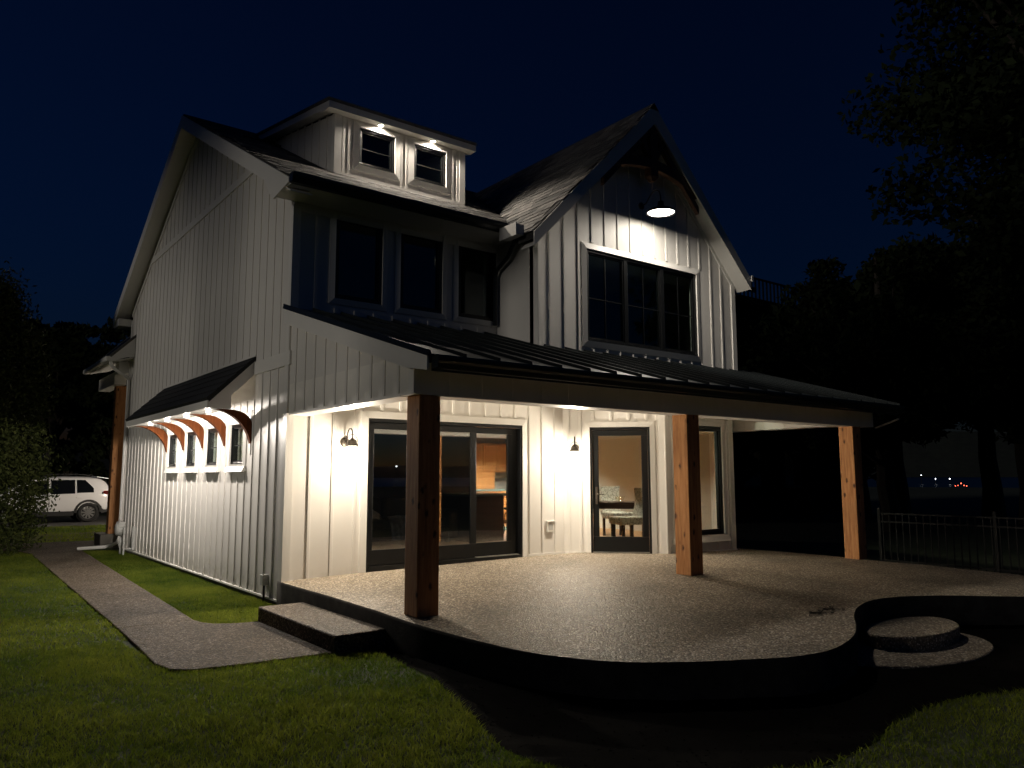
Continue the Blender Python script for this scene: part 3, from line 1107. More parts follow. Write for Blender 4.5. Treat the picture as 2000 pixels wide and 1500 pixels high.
# right end return of the porch eave
part('rake_soffit', 'trim', MB().prism([(8.97, -3.36, 2.06), (9.02, -3.36, 2.06), (9.1, -3.72, 2.2), (9.05, -3.72, 2.2)], [(8.97, -3.36, 2.085), (9.02, -3.36, 2.085), (9.1, -3.72, 2.225), (9.05, -3.72, 2.225)]))

# ---- main roof
TH = .11
XL, XR = -.30, 9.75
b = MB()
b.prism([(XL, -.60, roofz(-.6) - TH), (XR, -.60, roofz(-.6) - TH), (XR, RIDGE_Y, RZ - TH), (XL, RIDGE_Y, RZ - TH)],
        [(XL, -.60, roofz(-.6)), (XR, -.60, roofz(-.6)), (XR, RIDGE_Y, RZ), (XL, RIDGE_Y, RZ)])
roof_front = part('main_roof', 'roofing', b)
b = MB()
ye = 10.68
b.prism([(XL, RIDGE_Y, RZ - TH), (XR, RIDGE_Y, RZ - TH), (XR, ye, rz_side(ye) - TH), (XL, ye, rz_side(ye) - TH)],
        [(XL, RIDGE_Y, RZ), (XR, RIDGE_Y, RZ), (XR, ye, rz_side(ye)), (XL, ye, rz_side(ye))])
part('main_roof', 'shingle_b', b)
# rake boards (left gable), with returns at the eaves
for (ya, yb_) in ((-.60, RIDGE_Y), (RIDGE_Y, ye)):
    b = MB()
    d = .25
    Pq = [(ya, rz_side(ya) - .035), (yb_, rz_side(yb_) - .035), (yb_, rz_side(yb_) - .035 - d), (ya, rz_side(ya) - .035 - d)]
    if ya < 0:
        Pq = [(ya, rz_side(ya) - .035), (yb_, rz_side(yb_) - .035), (yb_, rz_side(yb_) - .035 - d), (.32, rz_side(.32) - .035 - d), (.02, 5.03), (-.05, 5.0), (ya, 5.07)]
    b.prism([(XL - .0, y, z) for y, z in Pq], [(XL - .028, y, z) for y, z in Pq])
    part('rake_board', 'trim', b)
    b = MB()
    Pq = [(ya, rz_side(ya) - .20), (yb_, rz_side(yb_) - .20), (yb_, rz_side(yb_) - .215), (ya, rz_side(ya) - .215)]
    b.prism([(XL, y, z) for y, z in Pq], [(.0, y, z) for y, z in Pq])
    part('rake_soffit', 'soffit', b)
    b = MB()
    Pq = [(ya, rz_side(ya) - .29), (yb_, rz_side(yb_) - .29), (yb_, rz_side(yb_) - .40), (ya, rz_side(ya) - .40)]
    if ya < 0:
        Pq = [(.0, rz_side(0) - .29), (yb_, rz_side(yb_) - .29), (yb_, rz_side(yb_) - .40), (.0, rz_side(0) - .40)]
    else:
        Pq = [(ya, rz_side(ya) - .29), (10.08, rz_side(10.08) - .29), (10.08, rz_side(10.08) - .40), (ya, rz_side(ya) - .40)]
    b.prism([(-.001, y, z) for y, z in Pq], [(-.025, y, z) for y, z in Pq])
    part('frieze_board', 'trim', b)
# front eave
part('eave_soffit', 'soffit', MB().box(XL, 3.46, -.60, .0, 5.05, 5.062))
part('fascia', 'trim', MB().box(XL, 3.46, -.615, -.60, 5.045, roofz(-.6) - .03))
part('frieze_board', 'trim', MB().box(.02, 3.46, -.024, .002, 4.92, 5.049))
gutter('gutter', XL - .02, 3.40, -.617, roofz(-.6) + .01, .13, .12, 'gutter')
part('downspout', 'gutter', MB().tube([(3.33, -.68, 5.05), (3.33, -.68, 4.98), (3.36, -.45, 4.75), (3.38, -.12, 4.6), (3.39, -.06, 4.5), (3.39, -.06, 3.7)], .035, 8))
# rear eave end block
part('eave_return', 'trim', MB().box(XL, .0, 10.12, 10.70, rz_side(10.68) - .30, rz_side(10.68) - .13))

# ---- cross gable roof
EX = 2.73
Yf = -1.30
for s in (-1, 1):
    xe = CX + s * (EX if s < 0 else 2.62)
    ze = cz(xe)
    ybk = (ze - 5.17) / SLOPE - .60 + .1
    yrk = (CZ - 5.17) / SLOPE - .60 + .2
    top = [(xe, Yf, ze), (CX, Yf, CZ), (CX, yrk, CZ), (xe, ybk, ze)]
    b = MB()
    b.prism([(x, y, z - .13) for x, y, z in top], top)
    o = part('cross_gable_roof', 'roofing', b)
    if s < 0:
        roof_cross = o
    # barge board
    b = MB()
    dq = .27
    Pq = [(xe, ze - .02), (CX, CZ - .02), (CX, CZ - .02 - dq * 1.3), (xe, ze - .02 - dq * .8)]
    b.prism([(x, Yf, z) for x, z in Pq], [(x, Yf - .03, z) for x, z in Pq])
    part('barge_board', 'trim', b)
    # soffit under the overhang
    b = MB()
    Pq = [(xe, ze - .22), (CX, CZ - .22), (CX, CZ - .235), (xe, ze - .235)]
    b.prism([(x, Yf, z) for x, z in Pq], [(x, -1.0, z) for x, z in Pq])
    part('rake_soffit', 'soffit', b)
    # frieze
    b = MB()
    xa = 3.47 if s < 0 else 8.42
    Pq = [(xa, cz(xa) - .235), (CX, CZ - .235), (CX, CZ - .33), (xa, cz(xa) - .33)]
    b.prism([(x, -1.0, z) for x, z in Pq], [(x, -1.026, z) for x, z in Pq])
    part('frieze_board', 'trim', b)
part('gutter_end', 'trim', MB().box(8.545, 8.60, -1.35, -1.27, 4.97, 5.09))
part('gutter_end', 'trim', MB().box(3.02, 3.17, -1.1, -.72, 4.9, 5.06).box(3.0, 3.02, -1.12, -.7, 4.88, 5.075))

# ---- decorative truss in the gable
b = MB()
yt0, yt1 = -1.29, -1.17
def arc_beam(pts, w):
    lo = [(x, z) for x, z in pts]
    hi = [(x, z + w) for x, z in pts]
    Pp = lo + hi[::-1]
    for i in range(len(pts) - 1):
        q = [lo[i], lo[i + 1], hi[i + 1], hi[i]]
        b.prism([(x, yt0, z) for x, z in q], [(x, yt1, z) for x, z in q])
half = 1.24
arc_beam([(CX + half * t, 6.58 - .30 * t * t) for t in [i / 10 for i in range(-10, 11)]], .17)
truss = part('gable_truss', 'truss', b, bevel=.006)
b = MB().box(CX - .095, CX + .095, -1.30, -1.15, 6.44, 7.44)
b.prism([(CX - .095, -1.30, 6.44), (CX + .095, -1.30, 6.44), (CX + .095, -1.15, 6.44), (CX - .095, -1.15, 6.44)], [(CX - .03, -1.26, 6.36), (CX + .03, -1.26, 6.36), (CX + .03, -1.19, 6.36), (CX - .03, -1.19, 6.36)])
part('king_post', 'truss', b, truss, bevel=.005)
for s in (-1, 1):
    b = MB()
    pts = []
    for i in range(9):
        t = i / 8
        pts.append((CX + s * (.06 + .42 * t + .0 * t), 6.66 + .45 * t ** 1.0 - .14 * math.sin(math.pi * t) * -1))
    for i in range(8):
        (xa, za), (xb, zb) = pts[i], pts[i + 1]
        q = [(xa, za - .02), (xb, zb - .02), (xb, zb + .15), (xa, za + .15)]
        b.prism([(x, yt0 + .01, z) for x, z in q], [(x, yt1 - .01, z) for x, z in q])
    part('curved_strut', 'truss', b, truss, bevel=.004)
    b = MB()
    q = [(CX, CZ - .50), (CX + s * 1.2, cz(CX + 1.2) - .50), (CX + s * 1.2, cz(CX + 1.2) - .36), (CX, CZ - .36)]
    b.prism([(x, yt0 + .02, z) for x, z in q], [(x, yt1 - .02, z) for x, z in q])
    part('truss_rafter', 'truss', b, truss, bevel=.004)

# ---- dormer
DX0, DX1, DY = .99, 3.43, .95
def drz(y):
    return 7.145 + .185 * (y - .78)
wl = wall(F_DORM, DX0, DX1, 5.8, 7.03, [(a, c, *DZ) for a, c in DW], th=.12)
wl.name = 'dormer_wall'
battens(F_DORM, [1.13, 1.22, 2.18, 2.28, 3.2, 3.3], 6.05, 6.985, wl)
battens(F_DORM, [1.52, 1.9, 2.56, 2.92], 6.05, 6.16, wl)
part('base_trim', 'trim', MB().box(DX0, DX1, -.002, .03, 5.95, 6.05, F_DORM))
part('corner_board', 'trim', MB().box(DX0 - .02, DX0 + .10, -.003, .026, 5.98, 6.985, F_DORM).box(-.09, .02, 0, .022, 5.98, 6.985, Frame(DX0, DY, -90)))
part('corner_board', 'trim', MB().box(DX1 - .10, DX1 + .02, -.003, .026, 5.98, 6.985, F_DORM))
for a, c in DW:
    window(F_DORM, a, c, *DZ, w=.105, fw=.04, grid=(0, 2))
for xx in (DX0, DX1 - .12):
    Pq = [(DY + .121, roofz(DY) - .1), (DY + .121, drz(DY) - .16), (4.4, drz(4.4) - .16), (4.4, roofz(4.4) - .2)]
    b = MB()
    b.prism([(xx, y, z) for y, z in Pq], [(xx + .12, y, z) for y, z in Pq])
    cheek = part('dormer_cheek', 'siding', b)
    if xx == DX0:
        for yy in frange(DY + .32, 3.4, .307):
            o = batten(Frame(DX0, 0, -90), -yy, roofz(yy) - .01, drz(yy) - .15, cheek)
b = MB()
DA, DB, DF = .80, 3.58, .78
b.prism([(DA - .015, DF, drz(DF) - .05), (DB + .015, DF, drz(DF) - .05), (DB + .015, 4.5, drz(4.5) - .05), (DA - .015, 4.5, drz(4.5) - .05)],
        [(DA - .015, DF - .015, drz(DF)), (DB + .015, DF - .015, drz(DF)), (DB + .015, 4.5, drz(4.5)), (DA - .015, 4.5, drz(4.5))])
part('dormer_roof', 'shingle_b', b)
part('fascia', 'trim', MB().box(DA, DB, DF - .005, DF + .015, 6.985, drz(DF) - .052))
part('eave_soffit', 'soffit', MB().box(DA, DB, DF + .016, DY, 6.992, 7.002))
for xx in (DA, DB - .02):
    Pq = [(DF + .016, 6.988), (DF + .016, drz(DF + .016) - .052), (4.0, drz(4.0) - .052), (3.9, drz(3.9) - .16), (1.3, drz(1.3) - .16), (DY, 6.988)]
    b = MB()
    b.prism([(xx, y, z) for y, z in Pq], [(xx + .02, y, z) for y, z in Pq])
    part('rake_board', 'trim', b)
for xa, xb in ((DA + .02, DX0), (DX1, DB - .02)):
    Pq = [(DY, drz(DY) - .14), (4.0, drz(4.0) - .14), (4.0, drz(4.0) - .15), (DY, drz(DY) - .15)]
    b = MB()
    b.prism([(xa, y, z) for y, z in Pq], [(xb, y, z) for y, z in Pq])
    part('rake_soffit', 'soffit', b)

# ---- shingles
def shingle_mesh(w, d):
    b = MB()
    t = .007
    b.prism([(-w / 2, 0, 0), (w / 2, 0, 0), (w / 2, d, 0), (-w / 2, d, 0)], [(-w / 2, 0, t + .004), (w / 2, 0, t + .004), (w / 2, d, .001), (-w / 2, d, .001)])
    o = b.obj('shingle', 'shingle')
    me = o.data
    bpy.data.objects.remove(o)
    return me
EXPO = .142
VAR = [(w, c) for w in (.21, .29, .36) for c in ('shingle', 'shingle_b', 'shingle_c')]
SHM = {}
for w, c in VAR:
    me = shingle_mesh(w - .006, EXPO + .05)
    me.materials.clear()
    me.materials.append(MT[c])
    SHM[(w, c)] = me
camp = Vector(cam.location)
def shingle_field(origin, along, upd, nrm, width, length, ok, parent, out):
    """rows of shingles; along = eave direction, upd = up the slope"""
    rows = int(length / EXPO)
    for r_ in range(rows):
        u = -random.uniform(0, .3)
        while u < width:
            w, c = random.choice(VAR)
            uc = u + w / 2
            u += w
            lift = random.choice((0, 0, .005))
            p = origin + along * uc + upd * (r_ * EXPO) + nrm * (.004 + lift)
            if ok(p):
                rot = Matrix((along, upd, nrm)).transposed().to_4x4()
                out.append((w, c, Matrix.Translation(p) @ rot, parent))
SH = []
cs = math.sqrt(1 + SLOPE ** 2)
def ok_main(p):
    if not (XL + .05 < p.x < 6.2):
        return False
    if .80 < p.x < 3.62 and p.y > DY - .02:
        return False
    if p.z < cz(p.x) + .02:
        return False
    return True
shingle_field(Vector((XL, -.615, roofz(-.615))), Vector((1, 0, 0)), Vector((0, 1, SLOPE)) / cs, Vector((0, -SLOPE, 1)) / cs, 6.4, 6.3, ok_main, roof_front, SH)
cc = math.sqrt(1 + CS ** 2)
def ok_cross(p):
    return Yf - .01 < p.y < (p.z - 5.17) / SLOPE - .6 + .06 and p.z > roofz(p.y) - .02
shingle_field(Vector((CX - EX - .02, 4.6, cz(CX - EX - .02))), Vector((0, -1, 0)), Vector((1, 0, CS)) / cc, Vector((-CS, 0, 1)) / cc, 5.9, EX * cc, ok_cross, roof_cross, SH)
def score(e):
    w, c, m, par = e
    p = m.translation
    v = camp - p
    n_ = m.to_3x3() @ Vector((0, 0, 1))
    lit = 2.2 if par is roof_cross and p.z < 6.3 else (1.8 if p.y < DY + .3 else .6)
    return max(0, n_.dot(v.normalized())) / v.length_squared * w * lit
SH.sort(key=score, reverse=True)
for w, c, m, par in SH[:300]:
    o = bpy.data.objects.new('shingle', SHM[(w, c)])
    COL.objects.link(o)
    o.parent = par
    o.matrix_local = m
rest = {}
for e in SH[300:]:
    rest.setdefault((e[3].name, e[1]), []).append(e)
for (pn, c), es in rest.items():
    b = MB()
    for w, c_, m, par in es:
        t = .007
        d = EXPO + .05
        hw = w / 2 - .003
        P8 = [(-hw, 0, 0), (hw, 0, 0), (hw, d, 0), (-hw, d, 0), (-hw, 0, t + .004), (hw, 0, t + .004), (hw, d, .001), (-hw, d, .001)]
        b.add([m @ Vector(q) for q in P8], [(4, 5, 6, 7), (0, 1, 5, 4), (1, 2, 6, 5), (3, 0, 4, 7)])
    o = part('shingles', c, b, bpy.data.objects[pn])
    o['kind'] = 'stuff'
# ridge caps
part('ridge_cap', 'shingle_b', MB().prism([(XL, RIDGE_Y - .14, RZ - .07), (XL, RIDGE_Y, RZ + .004), (XL, RIDGE_Y + .14, RZ - .07)], [(XR, RIDGE_Y - .14, RZ - .07), (XR, RIDGE_Y, RZ + .012), (XR, RIDGE_Y + .14, RZ - .07)]))
part('ridge_cap', 'shingle_b', MB().prism([(CX - .12, Yf - .03, CZ - .12), (CX, Yf - .03, CZ + .014), (CX + .12, Yf - .03, CZ - .12)], [(CX - .12, 4.2, CZ - .12), (CX, 4.2, CZ + .014), (CX + .12, 4.2, CZ - .12)]))

# ---- awning over the four small windows
AY0, AY1 = 1.32, 6.72
AF = -.65
b = MB()
b.prism([(0, AY0, 2.99), (AF, AY0, 2.33), (AF, AY1, 2.33), (0, AY1, 2.99)], [(0, AY0, 3.04), (AF - .03, AY0, 2.38), (AF - .03, AY1, 2.38), (0, AY1, 3.04)])
aw = part('awning_roof', 'awning_roof', b)
for k in range(5):                                       # courses of roofing on the awning
    t0, t1 = k / 5, (k + 1) / 5 + .02
    P0 = (AF - .032) * (1 - t0), 2.383 + .66 * t0
    P1 = (AF - .032) * (1 - min(t1, 1)), 2.383 + .66 * min(t1, 1)
    part('roof_course', 'awning_roof', MB().prism([(P0[0], AY0 - .01, P0[1]), (P0[0], AY1 + .01, P0[1]), (P1[0], AY1 + .01, P1[1]), (P1[0], AY0 - .01, P1[1])],
         [(P0[0] - .008, AY0 - .01, P0[1] + .012), (P0[0] - .008, AY1 + .01, P0[1] + .012), (P1[0], AY1 + .01, P1[1] + .003), (P1[0], AY0 - .01, P1[1] + .003)]), aw)
part('fascia', 'trim', MB().box(AF - .022, AF, AY0, AY1, 2.245, 2.355), aw)
part('soffit', 'soffit', MB().box(AF, -.34, AY0 + .023, AY1 - .023, 2.247, 2.255), aw)
part('soffit', 'soffit', MB().box(-.352, -.34, AY0 + .023, AY1 - .023, 2.256, 2.62), aw)
part('soffit', 'soffit', MB().prism([(-.339, AY0 + .023, 2.635), (-.002, AY0 + .023, 2.972), (-.002, AY1 - .023, 2.972), (-.339, AY1 - .023, 2.635)], [(-.339, AY0 + .023, 2.645), (-.002, AY0 + .023, 2.982), (-.002, AY1 - .023, 2.982), (-.339, AY1 - .023, 2.645)]), aw)
for yy in (AY0, AY1 - .022):
    Pq = [(AF, 2.245), (-.34, 2.245), (-.34, 2.44), (-.02, 2.77), (-.02, 2.968), (AF, 2.338)]
    b = MB()
    b.prism([(x, yy, z) for x, z in Pq], [(x, yy + .022, z) for x, z in Pq])
    part('rake_board', 'trim', b, aw)
def bracket_mesh():
    b = MB()
    n_ = 14
    lo, hi = [], []
    for i in range(n_ + 1):
        t = i / n_ * math.pi / 2
        # lower edge: quarter ellipse from wall bottom to front soffit
        lo.append((-.60 * math.sin(t) ** 1.0 * 1.0 + -.0, 1.64 + .60 * (1 - math.cos(t))))
    lo = [(-.61 * (1 - math.cos(i / n_ * math.pi / 2)), 1.64 + .602 * math.sin(i / n_ * math.pi / 2)) for i in range(n_ + 1)]
    hi = [(-.31 * (1 - math.cos(i / n_ * math.pi / 2)), 2.03 + .212 * math.sin(i / n_ * math.pi / 2)) for i in range(n_ + 1)]
    for i in range(n_):
        q = [lo[i], lo[i + 1], hi[i + 1], hi[i]]
        b.prism([(x - .012, -.045, z) for x, z in q], [(x - .012, .045, z) for x, z in q])
    bm = bmesh.new()
    o = b.obj('bracket', 'bracket', smooth=False)
    bm.from_mesh(o.data)
    bmesh.ops.remove_doubles(bm, verts=bm.verts, dist=1e-4)
    bm.to_mesh(o.data)
    bm.free()
    me = o.data
    bpy.data.objects.remove(o)
    return me
BRM = bracket_mesh()
for yy in (1.40, 2.60, 3.80, 5.0, 6.22):
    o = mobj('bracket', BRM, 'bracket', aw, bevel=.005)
    o.location = (0, yy, 0)
    part('backing_block', 'trim', MB().box(-.024, -.0005, yy - .035, yy + .035, 1.60, 2.25), aw)
# flashing board above the awning
part('band_board', 'trim', MB().box(-.02, .001, AY0 - .02, AY1 + .05, 3.043, 3.075), aw)

# ---- rear porch corner seen past the gable wall
b = MB()
b.prism([(-.50, 9.62, 4.0), (-.50, 12.64, 4.0), (1.4, 12.64, 5.95), (1.4, 9.62, 5.95)], [(-.54, 9.6, 4.06), (-.54, 12.66, 4.06), (1.4, 12.66, 6.04), (1.4, 9.6, 6.04)])
rp = part('rear_porch_roof', 'shingle_b', b)
Pq = [(-.53, 4.03), (0, 4.57), (0, 4.08), (-.2, 4.04), (-.5, 3.93)]
b = MB()
b.prism([(x, 9.615, z) for x, z in Pq], [(x, 9.64, z) for x, z in Pq])
part('rake_board', 'trim', b, rp)
part('soffit', 'soffit', MB().prism([(-.5, 9.63, 3.93), (.0, 9.63, 4.05), (.0, 12.62, 4.05), (-.5, 12.62, 3.93)], [(-.5, 9.63, 3.945), (.0, 9.63, 4.065), (.0, 12.62, 4.065), (-.5, 12.62, 3.945)]), rp)
part('gutter', 'trim', MB().box(-.62, -.51, 9.60, 12.68, 3.93, 4.04), rp, bevel=.02)
part('beam', 'trim', MB().box(-.24, .02, 10.55, 12.6, 3.5, 3.80).box(-.24, .2, 10.1, 10.55, 3.72, 4.0), rp)
o = part('rear_post', 'post', MB().box(-.125, .125, -.125, .125, -.09, 3.5), rp, bevel=.006)
o.location = (.0, 11.05, 0)
part('plinth', 'concrete', MB().box(-.30, .30, 10.8, 11.6, GZ, -.09), rp, bevel=.015)
part('downspout', 'trim', MB().tube([(-.50, 9.68, 3.95), (-.49, 9.69, 3.86), (-.40, 9.72, 3.76), (-.12, 9.86, 3.62), (-.06, 9.9, 3.55), (-.055, 9.9, 3.4), (-.055, 9.92, .3), (-.055, 9.92, -.12), (-.10, 9.95, -.24), (-.22, 10.0, -.30)], .038, 8), rp)
part('downspout_extension', 'trim', MB().tube([(-.18, 9.99, -.29), (-.32, 10.08, -.335), (-.82, 10.4, -.37)], .04, 8), rp)

# ---- interior shell
b = MB()
b.box(.14, 9.36, .14, 9.94, -.1, .03)
b.prism([(4.98, .14, -.05), (6.14, -1.05, -.05), (7.86, -1.05, -.05), (9.0, .14, -.05)], [(4.98, .14, .028), (6.14, -1.05, .028), (7.86, -1.05, .028), (9.0, .14, .028)])
part('interior_floor', 'floor_int', b)
b = MB()
b.box(.14, 9.36, .14, 9.94, 2.48, 2.60)
b.prism([(4.95, .14, 2.48), (6.12, -1.07, 2.48), (7.88, -1.07, 2.48), (9.05, .14, 2.48)], [(4.95, .14, 2.55), (6.12, -1.07, 2.55), (7.88, -1.07, 2.55), (9.05, .14, 2.55)])
part('interior_ceiling', 'ceil_int', b)
part('upper_floor', 'darkwood', MB().box(.14, 9.36, .14, 9.94, 2.95, 3.0).box(3.61, 8.28, -.86, .14, 3.06, 3.10))
b = MB()
b.box(.142, .16, .14, 9.93, .03, 2.48)
b.box(9.34, 9.358, .14, 9.93, .03, 2.48)
b.box(.16, 9.34, 7.05, 7.1, .03, 2.48)
part('interior_wall', 'wall_int', b)
part('living_room_wall', 'livwall', MB().box(.16, 5.85, 4.2, 4.3, .03, 2.48).box(.165, .18, .145, 4.2, .03, 2.48))
b = MB()
b.box(.16, 9.3, 3.6, 3.66, 3.0, 5.4)
b.box(3.30, 3.36, .14, 3.6, 3.0, 5.2)
b.box(8.22, 8.279, -.86, 3.6, 3.1, 6.2)
part('bedroom_wall', 'wall_int_green', b)
part('bedroom_ceiling', 'ceil_int', MB().box(.16, 9.3, .14, 3.6, 5.35, 5.4).box(3.61, 8.28, -.86, .14, 5.12, 5.16))
part('attic_floor', 'darkwood', MB().box(.2, 3.7, DY + .15, 4.2, 5.75, 5.8))
part('attic_wall', 'neighbour', MB().box(.3, 3.6, 3.3, 3.4, 5.8, 7.3))

# ------------------------------------------------------------------ lamps
WARM = (1.0, .89, .74)
WARM2 = (1.0, .86, .70)

def wall_lantern(label, frame, u, z, watts):
    root = empty('wall_lantern', frame(u, 0, z), frame.a)
    tag(root, label, 'wall lamp', 'lit lanterns on the porch wall')
    root.scale = (1.2, 1.2, 1.2)
    # local: -y is outward
    b = MB().lathe([(.0, 0), (.055, 0), (.055, .012), (.03, .02), (.0, .02)], 18)
    b.v = [(x, -zz, y + .07) for x, y, zz in b.v]
    part('backplate', 'bronze', b, root, smooth=True)
    arm = [(0, -.015, .07), (0, -.05, .10), (0, -.075, .17), (0, -.11, .215), (0, -.15, .225), (0, -.185, .205), (0, -.20, .17), (0, -.20, .11)]
    part('arm', 'bronze', MB().tube(spline(arm, 4, False), .008, 8), root, smooth=True)
    part('scroll', 'bronze', MB().tube([(.0, -.03 - .035 * math.sin(t), .07 + .035 - .035 * math.cos(t)) for t in [i * .5 for i in range(11)]], .006, 8), root, smooth=True)
    c = (0, -.20, 0)
    part('cap', 'bronze', MB().lathe([(.012, .115), (.02, .105), (.045, .09), (.052, .07), (.055, .055), (.066, .032), (.07, .02), (.06, .02), (.05, .03)], 22, c), root, smooth=True)
    part('bail', 'bronze', MB().tube([(.075 * math.cos(t), -.20, .03 + .125 * math.sin(t)) for t in [i * math.pi / 12 for i in range(13)]], .004, 6), root, smooth=True)
    part('glass_jar', 'litjar', MB().lathe([(.05, .02), (.066, -.005), (.072, -.05), (.066, -.11), (.05, -.15), (.02, -.165), (.0, -.166)], 22, c), root, smooth=True)
    for k in range(4):
        t = k * math.pi / 2 + .4
        part('cage_bar', 'bronze', MB().tube([(.07 * math.cos(t), -.2 + .07 * math.sin(t), .015), (.079 * math.cos(t), -.2 + .079 * math.sin(t), -.05), (.07 * math.cos(t), -.2 + .07 * math.sin(t), -.12), (.05 * math.cos(t), -.2 + .05 * math.sin(t), -.15)], .005, 6), root, smooth=True)
    part('bulb', 'bulb', MB().lathe([(.0, -.045), (.012, -.042), (.017, -.03), (.015, -.015), (.013, .01)], 16, c), root, smooth=True)
    light('lantern_light', 'POINT', (0, -.20, -.085), watts, WARM, root, 1.6, shadow_soft_size=.034)
    return root

wall_lantern('lit caged lantern between the house corner and the sliding door', F_FRONT, .83, 1.66, 350)
wall_lantern('lit caged lantern on the angled wall left of the entry door', F_ANG, .21, 1.66, 330)

# barn light in the gable
root = empty('barn_light', (5.88, -1.0, 5.98))
tag(root, 'black gooseneck barn light glowing under the gable truss', 'barn light')
b = MB().lathe([(.0, 0), (.065, 0), (.065, .015), (.02, .025), (.0, .025)], 18)
b.v = [(x, -zz, y) for x, y, zz in b.v]
part('backplate', 'darkmetal', b, root, smooth=True)
part('gooseneck', 'darkmetal', MB().tube(spline([(0, -.02, 0), (0, -.12, .02), (0, -.22, .13), (0, -.33, .19), (0, -.42, .14), (0, -.45, .03), (0, -.45, -.07)], 5, False), .012, 10), root, smooth=True)
c = (0, -.45, 0)
part('shade', 'darkmetal', MB().lathe([(.03, -.04), (.05, -.05), (.055, -.12), (.10, -.155), (.20, -.195), (.238, -.225), (.245, -.255), (.240, -.258), (.235, -.23), (.19, -.20), (.09, -.165), (.0, -.155)], 36, c), root, smooth=True)
part('diffuser', 'white_lamp', MB().lathe([(.0, -.262), (.08, -.260), (.17, -.252), (.222, -.238)], 36, c), root, smooth=True)
lo = light('barn_light_lamp', 'AREA', (0, -.45, -.275), 140, (1.0, .91, .78), root, 3.2, shape='DISK', size=.44)

def can(label, group, loc, watts, spot=None, blend=.6, col=WARM2, rad=.045, r=.045, smooth=0):
    root = empty('recessed_light', loc)
    tag(root, label, 'recessed light', group)
    part('trim_ring', 'trim', MB().lathe([(r, .0), (r + .022, .0), (r + .022, -.006), (r, -.010), (r, .0)], 20), root, smooth=False)
    part('lens', 'can', MB().lathe([(.0, -.003), (r, -.003)], 20), root)
    if spot:
        light('recessed_lamp', 'SPOT', (0, 0, -.02), watts, col, root, smooth, spot_size=spot, spot_blend=blend, shadow_soft_size=rad)
    else:
        light('recessed_lamp', 'POINT', (0, 0, -.03), watts, col, root, smooth, shadow_soft_size=rad * .6)
    return root
ords = ['nearest the front corner', 'second from the front corner', 'third from the front corner', 'farthest from the front corner']
for yy, od in zip((2.0, 3.2, 4.4, 5.61), ords):
    can('lit soffit lamp under the side awning, ' + od, 'soffit lamps under the side awning', (-.46, yy, 2.243), 155, col=(1, .91, .81), smooth=1.3)
for xx, od in zip((1.75, 2.75), ('left', 'right')):
    can('lit soffit lamp above the %s dormer window' % od, 'soffit lamps on the dormer', (xx, .872, 6.99), 190, col=(1, .89, .75), smooth=.12, spot=R(158), blend=.35)

# lamp post by the driveway, hidden behind the house, that lights the car and the far lawn
root = tag(empty('lamp_post', (4.0, 19.4, GZ)), 'lit lamp post by the driveway behind the house', 'lamp post')
part('pole', 'darkmetal', MB().lathe([(.10, 0), (.10, .06), (.05, .12), (.035, .4), (.03, 2.2), (.05, 2.25)], 14), root, smooth=True)
part('lantern_glass', 'jar', MB().lathe([(.07, 2.26), (.12, 2.56)], 8), root)
part('lantern_roof', 'darkmetal', MB().lathe([(.15, 2.56), (.10, 2.64), (.02, 2.72), (0, 2.75)], 8), root)
part('bulb', 'bulb', MB().lathe([(0, 2.28), (.02, 2.30), (.02, 2.34), (0, 2.36)], 10), root)
light('lamp_post_light', 'POINT', (0, 0, 2.45), 650, (1, .88, .74), root, shadow_soft_size=.05)

# ------------------------------------------------------------------ small wall fittings
root = tag(empty('outlet_box', (4.57, 0, .43)), 'white outlet cover low on the wall right of the sliding door', 'outlet')
b = MB().box(-.075, .075, -.03, .0, -.085, .085)
part('cover', 'whiteplastic', b, root, bevel=.008)
part('recess', 'greypaint', MB().box(-.045, .045, -.034, -.031, -.045, .05), root)
part('lip', 'whiteplastic', MB().box(-.085, .085, -.05, .0, .087, .10), root, bevel=.004)
root = tag(empty('outlet_box', (0, .55, -.12)), 'small grey outlet box with cable at the base of the house corner', 'outlet')
part('cover', 'greypaint', MB().box(-.08, -.0, -.05, .05, -.07, .07), root, bevel=.006)
part('cable', 'darkmetal', MB().tube([(-.04, .0, -.07), (-.04, .0, -.2), (-.06, -.03, -.33)], .014, 8), root, smooth=True)

root = tag(empty('gas_meter', (0, 8.95, GZ)), 'grey gas meter with pipes on the far end of the side wall', 'gas meter')
b = MB().lathe([(.0, -.09), (.10, -.09), (.13, -.07), (.15, 0), (.13, .07), (.10, .09), (.0, .09)], 22)
b.v = [(zz - .24, x, y * 1.05 + .56) for x, y, zz in b.v]
part('meter_body', 'greypaint', b, root, smooth=True)
part('meter_box', 'greypaint', MB().box(-.30, -.16, -.15, .14, .60, .72), root, bevel=.02)
part('pipe', 'greypaint', MB().tube(spline([(-.2, -.12, .55), (-.2, -.22, .60), (-.2, -.26, .50), (-.2, -.27, .1), (-.2, -.27, -.02)], 4, False), .02, 8), root, smooth=True)
part('pipe', 'greypaint', MB().tube([(-.2, .03, .45), (-.2, .03, .2), (-.2, .03, -.02)], .03, 8), root, smooth=True)
part('valve', 'greypaint', MB().lathe([(.02, .18), (.05, .2), (.05, .26), (.02, .28)], 12, (-.2, .03, 0), True).tube([(-.2, .03, .23), (-.2, -.1, .23)], .012, 6), root)
part('bracket_plate', 'greypaint', MB().box(-.06, -.0, -.38, -.30, .12, .62).box(-.14, -.06, -.36, -.34, .14, .17), root, bevel=.004)

